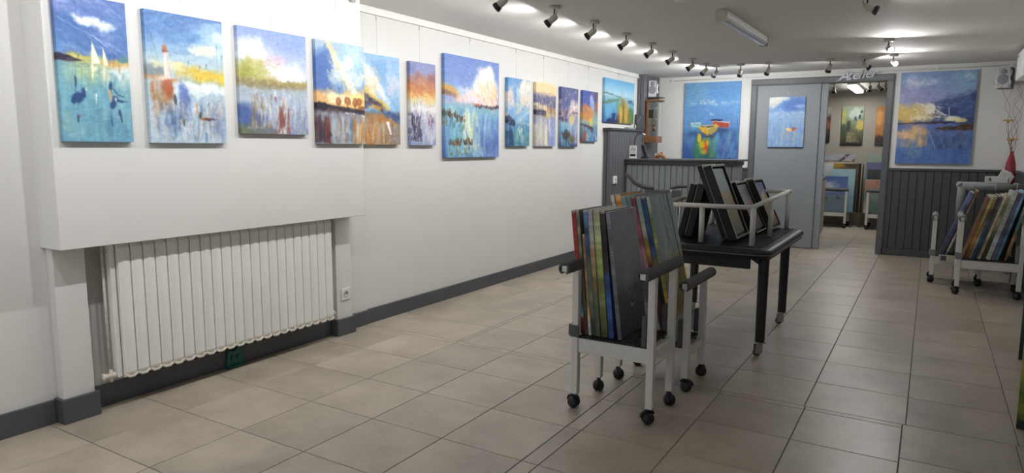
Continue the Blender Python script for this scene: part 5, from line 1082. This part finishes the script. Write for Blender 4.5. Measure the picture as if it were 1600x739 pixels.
# speakers
def speaker(label, loc, rotz, tx=0, arm=.19):
    t = thing('loudspeaker', label, 'speaker', loc, (tx, 0, rotz), 'silver loudspeakers in the far corners')
    MB().box(-.075, .075, .012, .13, 0, .235).build('cabinet', M['darkgrey'], t, .006)
    MB().box(-.078, .05, 0, .014, -.002, .237).build('front_panel', M['silver'], t, .006)
    MB().path([(.052, .004, .0), (.060, .002, .06), (.046, .002, .115), (.060, .002, .17), (.052, .004, .235)], .012, 8).build('chrome_side', M['chrome'], t)
    Mx = Matrix.Translation((-.016, -.001, .10)) @ Matrix.Rotation(PI/2, 4, 'X')
    MB().lathe([(0, .002), (.046, .004), (.052, .004), (.056, 0), (0, 0)], 28, Mx).build('woofer', M['grille'], t)
    MB().lathe([(0, .006), (.014, .004), (.026, .003), (.03, 0), (0, 0)], 22, Matrix.Translation((-.012, -.001, .188)) @ Matrix.Rotation(PI/2, 4, 'X')).build('tweeter', M['grille'], t)
    MB().box(-.02, .02, .13, arm, .09, .14).build('wall_bracket', M['darkgrey'], t)
    return t
speaker('silver loudspeaker on the dark column above the wooden clock', (-3.535, 9.74, 2.135), math.radians(18))
speaker('silver loudspeaker high in the right corner beside the white wall box', (.66, 9.88, 2.108), math.radians(-14), math.radians(-4), .385)
o = tag(MB().box(-3.634, -3.42, 9.70, 9.93, 2.118, 2.132).build('speaker_shelf', M['darkwood'], None, .002), 'small dark shelf under the left loudspeaker', 'shelf')

# white box on the right wall
wbx = thing('wall_box', 'white box cabinet high on the right wall, cut by the picture edge', 'wall box', (.72, 8.52, 2.13))
MB().box(0, .18, 0, .72, 0, .285).build('body', M['whitepl'], wbx, .006)
MB().box(-.004, 0, .008, .712, .008, .277).build('cover', M['whitepl'], wbx, .003)
MB().lathe([(0, 0), (.012, 0), (.012, .012), (0, .012)], 12, Matrix.Translation((-.004, .62, .245)) @ Matrix.Rotation(-PI/2, 4, 'Y')).build('lock', M['spot'], wbx)

# ================================================================== WORD SIGN ABOVE THE DOORWAY
sg = thing('word_sign', 'silver slanted letters spelling Atelier on the doorway frame', 'sign', (-1.13, 10.185, 2.285))
def glyph(ch, size, shear=.32):
    cu = bpy.data.curves.new('letter', 'FONT'); cu.body = ch; cu.size = size; cu.shear = shear; cu.extrude = .009; cu.offset = .0022; cu.resolution_u = 3
    tmp = bpy.data.objects.new('letter', cu); me = bpy.data.meshes.new_from_object(tmp)
    bpy.data.objects.remove(tmp); bpy.data.curves.remove(cu); return me
xx = 0
for i, ch in enumerate('Atelier'):
    me = glyph(ch, .172 if ch == 'A' else .165); me.name = 'letter'
    xs_ = [v.co.x for v in me.vertices]; w0, w1 = min(xs_), max(xs_)
    sc_ = 1.03
    for v in me.vertices: v.co.x = (v.co.x-w0)*sc_
    o = obj('letter', me, sg, M['lettering']); o.rotation_euler = (PI/2, 0, 0)
    o.location = (xx, 0, .012+.030*xx/.44); adv = (w1-w0)*sc_
    xx += adv-(.012 if ch in 'Aeli' else .006)
b = MB().path([(-.035, 0, -.006), (-.015, 0, .0), (.01, 0, .02), (.035, 0, .055)], .007, 8)     # swash into the A
b.build('swash', M['lettering'], sg)

# ================================================================== RIGHT CORNER TABLE, VASE, FLYERS
gt = thing('side_table', 'grey table with foam padded edges in the right corner', 'table', (.30, 8.80, 0))
MB().box(.03, .545, .02, .62, .985, 1.028).build('table_top', M['tableg'], gt, .003)
MB().path([(.01, -.01, .995), (.545, -.01, .995)], .045, 14).build('foam_edge', M['foaml'], gt)
MB().path([(.005, .01, .995), (.005, .60, .995)], .040, 14).build('foam_edge', M['foaml'], gt)
MB().path([(.01, -.01, .995), (.01, -.01, .60)], .044, 14).build('foam_leg_sleeve', M['foaml'], gt)
for x, y in ((.01, -.01), (.52, .02), (.03, .58), (.52, .58)): MB().box(x-.02, x+.02, y-.02, y+.02, 0, .99).build('leg', M['tableg'], gt)
b = MB()
for x in (.10, .30, .48): b.path([(x, -.01, .995), (x+.012, -.01, .995)], .0465, 14)
b.build('tape_band', M['tableg'], gt)
vs_ = thing('vase', 'tall red ceramic bottle vase in the right corner', 'vase', (.735, 9.05, 1.028))
MB().lathe([(0, 0), (.036, 0), (.042, .02), (.050, .10), (.050, .16), (.044, .22), (.030, .28), (.019, .32), (.017, .345), (.020, .352), (.015, .352), (.013, .33), (0, .33)], 24).build('body', M['red'], vs_)
br = thing('branches', 'tall wavy bare twigs standing in the red vase', 'branch', (.735, 9.05, 1.30))
def wav(x0, z0, x1, z1, amp, ph, n=22, loops=2.2):
    return [(x0+(x1-x0)*t+amp*math.sin(loops*2*PI*t+ph)*t**.4, .01*math.sin(5*t+ph), z0+(z1-z0)*t) for t in [i/n for i in range(n+1)]]
rs = [.0032-.0018*i/22 for i in range(23)]
for x1, z1, amp, ph in ((-.14, .93, .032, 0), (-.10, .78, .035, 1.2), (.0, .80, .04, 2.2), (.035, .78, .035, 4.0), (.02, .70, .045, 5.4)):
    MB().path(wav(0, .0, x1, z1, amp, ph), rs, 6).build('twig', M['twig'], br)
MB().path([(-.12, 0, .72), (-.17, 0, .77), (-.22, 0, .80), (-.235, 0, .86)], [.002, .002, .0016, .001], 6).build('twig', M['twig'], br)
fl = thing('dried_flowers', 'two dried ochre flowers among the twigs', 'flower', (.735, 9.05, 1.30))
for (x, z, s_) in ((-.012, .20, .062), (-.060, .40, .062)):
    b = MB(); rr = random.Random(int(z*100))
    for k in range(10):
        a = 2*PI*k/10; l = s_*rr.uniform(.75, 1); wv = .35
        c0 = Vector((x, 0, z)); d = Vector((math.cos(a), math.sin(a), rr.uniform(-.1, .25)))
        sd = Vector((-math.sin(a), math.cos(a), 0))
        q = [c0+d*l*.2-sd*l*.12, c0+d*l*.7-sd*l*wv*.8+Vector((0, 0, .008)), c0+d*l, c0+d*l*.7+sd*l*wv*.8+Vector((0, 0, .012)), c0+d*l*.2+sd*l*.12]
        b.add(q+[v+Vector((0, 0, -.006)) for v in q], [(0, 1, 2, 3, 4), (9, 8, 7, 6, 5)]+[(i, i+5, (i+1) % 5+5, (i+1) % 5) for i in range(5)])
    b.lathe([(0, -.03), (.010, -.02), (.016, 0), (.010, .014), (0, .016)], 10, Matrix.Translation((x, 0, z))); b.build('flower_head', M['petal'], fl)
    MB().path([(0, .008, .0), (x*.6, .008, z*.5), (x, 0, z-.02)], .003, 6).build('flower_stem', M['twig'], fl)
fb = thing('flyer_box', 'white card box holding flyers on the grey corner table', 'box', (.515, 8.845, 1.041))
MB().box(0, .085, 0, .004, 0, .075).box(.0, .004, 0, .15, 0, .06).box(.085, .20, .0, .004, 0, .06).box(.196, .20, 0, .15, 0, .06).box(0, .20, .146, .15, 0, .07).box(0, .20, 0, .15, 0, .004).build('tray', M['paper'], fb)
MB().box(.028, .045, -.001, 0, .042, .058).box(.036, .048, -.001, 0, .022, .040).box(.024, .034, -.001, 0, .030, .036).build('print', M['ink'], fb)
fy = thing('flyers', 'tilted white printed flyers in the card box', 'flyer', (.60, 8.90, 1.062), (math.radians(-10), math.radians(24), 0))
for i in range(3): MB().box(i*.018, i*.018+.095, i*.006, i*.006+.002, 0, .145-.012*i).build('sheet', M['paper'], fy)
b = MB()
for k in range(6): b.box(.012, .08-.01*(k % 3), -.001, 0, .05+.013*k, .052+.013*k)
b.build('print', M['foaml'], fy)
# power strip on the wainscot by the half hidden cart
ps = thing('power_strip', 'grey multi-socket strip fixed under the right corner carts', 'power strip', (.14, 8.312, .235))
MB().box(0, .34, 0, .036, 0, .07).build('body', M['spot'], ps, .004)
MB().box(.02, .07, -.002, 0, .012, .062).build('socket_plate', M['foam'], ps)
MB().box(.03, .036, -.003, -.002, .035, .045).box(.05, .056, -.003, -.002, .035, .045).box(.04, .046, -.003, -.002, .022, .03).build('pin_holes', M['ink'], ps)

# high armchair between the carts and the counter
ac = thing('bar_chair', 'high grey padded chair, only its curved arms showing before the counter', 'chair', (-2.98, 8.20, 0))
MB().path([(-.34, .05, 1.055), (-.30, 0, 1.05), (-.25, -.02, 1.02), (-.18, -.03, .955), (-.08, -.02, .91), (.05, 0, .89)], [.026, .03, .033, .034, .03, .022], 12).build('arm_pad', M['armpad'], ac)
MB().path([(.27, 0, .90), (.36, .0, .925), (.46, .02, .925)], [.018, .03, .026], 12, flat=.7).build('arm_pad', M['armpad'], ac)
MB().box(-.25, .30, -.05, .40, .70, .76).build('seat', M['foam'], ac, .02)
MB().box(-.22, .27, .38, .42, .76, .86).build('backrest', M['foam'], ac, .015)
for x, y in ((-.22, 0), (.27, 0), (-.22, .37), (.27, .37)): MB().tube((x, y, 0), (x*.95, y, .70), .014, 10).build('leg', M['steel'], ac)
MB().tube((-.20, -.02, .74), (-.10, -.02, .94), .012, 8).tube((.24, 0, .74), (.28, 0, .90), .012, 8).build('arm_support', M['steel'], ac)

# ================================================================== WORKSHOP CONTENTS
pt = thing('low_partition', 'cream low partition with a grey padded top just inside the workshop', 'partition', (-1.345, 10.45, 0), (0, 0, math.radians(4)))
MB().box(-.05, 0, 0, 2.35, 0, .90).build('panel', M['cream'], pt, .003)
MB().path([(-.025, -.0, .915), (-.025, 2.38, .915)], .034, 14).build('foam_edge', M['foam'], pt)
def shopcart(label, x0, x1, y, d, seed):
    t = thing('canvas_cart', label, 'cart', (x0, y, 0), group='white canvas carts in the workshop'); w = x1-x0; r = random.Random(seed)
    for lx in (0, w):
        for ly in (0, d):
            MB().box(lx-.019, lx+.019, ly-.019, ly+.019, .080, .66).build('leg', M['white'], t); castor(t, lx, ly, r.uniform(0, 6))
    for ly in (0, d):
        MB().path([(-.03, ly, .675), (w+.03, ly, .675)], .03, 12).build('foam_sleeve', M['foam'], t)
        MB().box(.019, w-.019, ly-.012, ly+.012, .205, .27).build('cross_rail', M['white'], t)
    for lx in (0, w): MB().box(lx-.012, lx+.012, .019, d-.019, .215, .255).build('side_rail', M['white'], t)
    MB().box(.0, w, .02, d-.02, .258, .268).build('tray', M['black'], t)
    return t
shopcart('left workshop cart with foam handle across the front, seen through the doorway', -1.655, -1.225, 13.30, .50, 4)
shopcart('right workshop cart, cut off by the door jamb', -.885, -.455, 13.27, .50, 6)
shopcart('third workshop cart standing behind the left one', -1.70, -1.13, 13.86-.02, .12, 7) if False else None
GS = 'canvases leaning in the workshop carts'
def shop(label, x0, x1, z0, z1, y, stops, seed, fn=None, th=.022, lean=3):
    w, h = x1-x0, z1-z0; p = Paint(w, h, seed, 90); p.grad(stops, .03)
    p.tex(.04)
    if fn: fn(p)
    p.fin(); return hang(label, p, (x0, y, z0+.002), w, h, th, 0, math.radians(lean), group=GS, cat='canvas', name='canvas')
def f1(p): p.blob(.35, .3, .25, .12, 'c8c8cc', .9, .9, .8); p.blob(.4, .4, .12, .05, 'd8d4cc', .8); p.band(.5, .53, '8c8cac', .5); p.blob(.32, .62, .08, .015, '3c4450', .8); p.blob(.7, .6, .06, .02, '3c4450', .8); p.drips(.05, .9, .6, 1, ['8c9c8c', '7c94b0', 'a0a89c'], 30, .5)
shop('blue sky canvas with white cloud behind the left workshop handle', -1.73, -1.225, .272, .905, 13.36, [(0, '5064a4'), (.3, '5c74b4'), (.5, '6c7cac'), (.55, '8ca0ac'), (1, '748ca8')], 81, f1)
shop('tall pale aqua canvas behind the blue sky one', -1.50, -1.12, .272, 1.035, 13.44, [(0, '8cb0b8'), (.3, '94b8bc'), (.6, '7ca0ac'), (1, '6c98b8')], 82)
shop('pale cloudy canvas at the far left of the workshop cart', -1.80, -1.505, .272, 1.125, 13.50, [(0, 'b8bcc0'), (.2, 'a8b0b0'), (.4, '98b0a8'), (1, '8ca4a8')], 83)
def f4(p): p.blob(.2, .05, .3, .06, 'a07828', .9); p.blob(.75, .05, .25, .05, '3c382c', .9)
shop('cream bordered canvas with gold and dark top strip', -1.49, -1.09, .272, 1.130, 13.58, [(0, '4c4434'), (.1, '5c5440'), (1, '3c382c')], 84, f4)
def f5(p): p.stroke(.62, .12, .85, -.02, .03, '3c2430', .95, .03); p.stroke(.6, .1, .75, .0, .012, 'a89ca0', .8); p.stroke(0, .13, .98, .14, .010, '34282c', .9); p.stroke(.13, .12, .13, .08, .007, '2c2428', .9); p.stroke(.93, .12, 1, .08, .02, '34242c', .9)
shop('grey canvas with dark slanting masts at the back of the workshop cart', -1.80, -1.155, .272, 1.295, 13.66, [(0, '8c8c90'), (.12, '8c8c94'), (.14, 'b0a488'), (1, '7c7468')], 85, f5)
shop('dark edged canvas standing alone between the two workshop carts', -1.078, -1.040, .272, 1.13, 13.50, [(0, '24201c'), (1, '1c1814')], 86, None, .3, 1)
shop('pale canvas edge beside the dark one between the workshop carts', -1.032, -1.012, .272, 1.12, 13.45, [(0, 'b0a48c'), (.4, '8c7c68'), (1, '5c5448')], 87, None, .3, 1)
def f8(p): p.blob(.9, .1, .3, .2, '4c7c94', .7, 1)
shop('green to blue canvas at the top of the right workshop cart', -.985, -.50, .272, 1.285, 13.66, [(0, '7c8c7c'), (1, '7c948c')], 88, f8)
shop('purple-blue canvas in the right workshop cart', -.965, -.48, .272, 1.158, 13.58, [(0, '5c5c80'), (.3, '5c6c90'), (.5, '4c5474'), (1, '3c3c54')], 89)
def f9(p): p.brush(0, 1, 0, .5, 1.5, ['2c2c2c', '5c6468', '3c4448', '14181c'], 40, .8, (.01, .03), (.05, .15), .3)
shop('dark street canvas in the right workshop cart', -.935, -.46, .272, 1.035, 13.50, [(0, '3c4444'), (1, '2c3030')], 90, f9)
def f10(p): p.blob(.75, .12, .15, .1, 'b89c3c', .8); p.stroke(.4, .08, .4, .13, .012, '2c2420'); p.stroke(0, .03, 1, .03, .01, 'c8b8a0'); p.blob(.1, .5, .2, .1, '5c8478', .7)
shop('pink house fronts canvas in the right workshop cart', -.955, -.47, .272, .862, 13.42, [(0, 'b88c7c'), (.3, 'b07c68'), (.6, 'a88470'), (.9, 'b8b0a0'), (1, 'c0b8a8')], 91, f10)
def f11(p): 
    for k in range(9):
        cx = .15+.09*k; cy = .45+.2*(k % 3)
        for j in range(12): a = j*PI/6; p.stroke(cx+.09*math.cos(a), cy+.09*math.sin(a), cx+.09*math.cos(a+.5), cy+.09*math.sin(a+.5), .006, '3c5450', .8)
shop('mint green canvas with looping bicycle wheels behind the right workshop handle', -.885+.03, -.49, .272, .640, 13.345, [(0, '8c8c84'), (.3, '7c9c8c'), (.8, '6c9484'), (.9, '8c7c74'), (1, '5c4c44')], 92, f11)
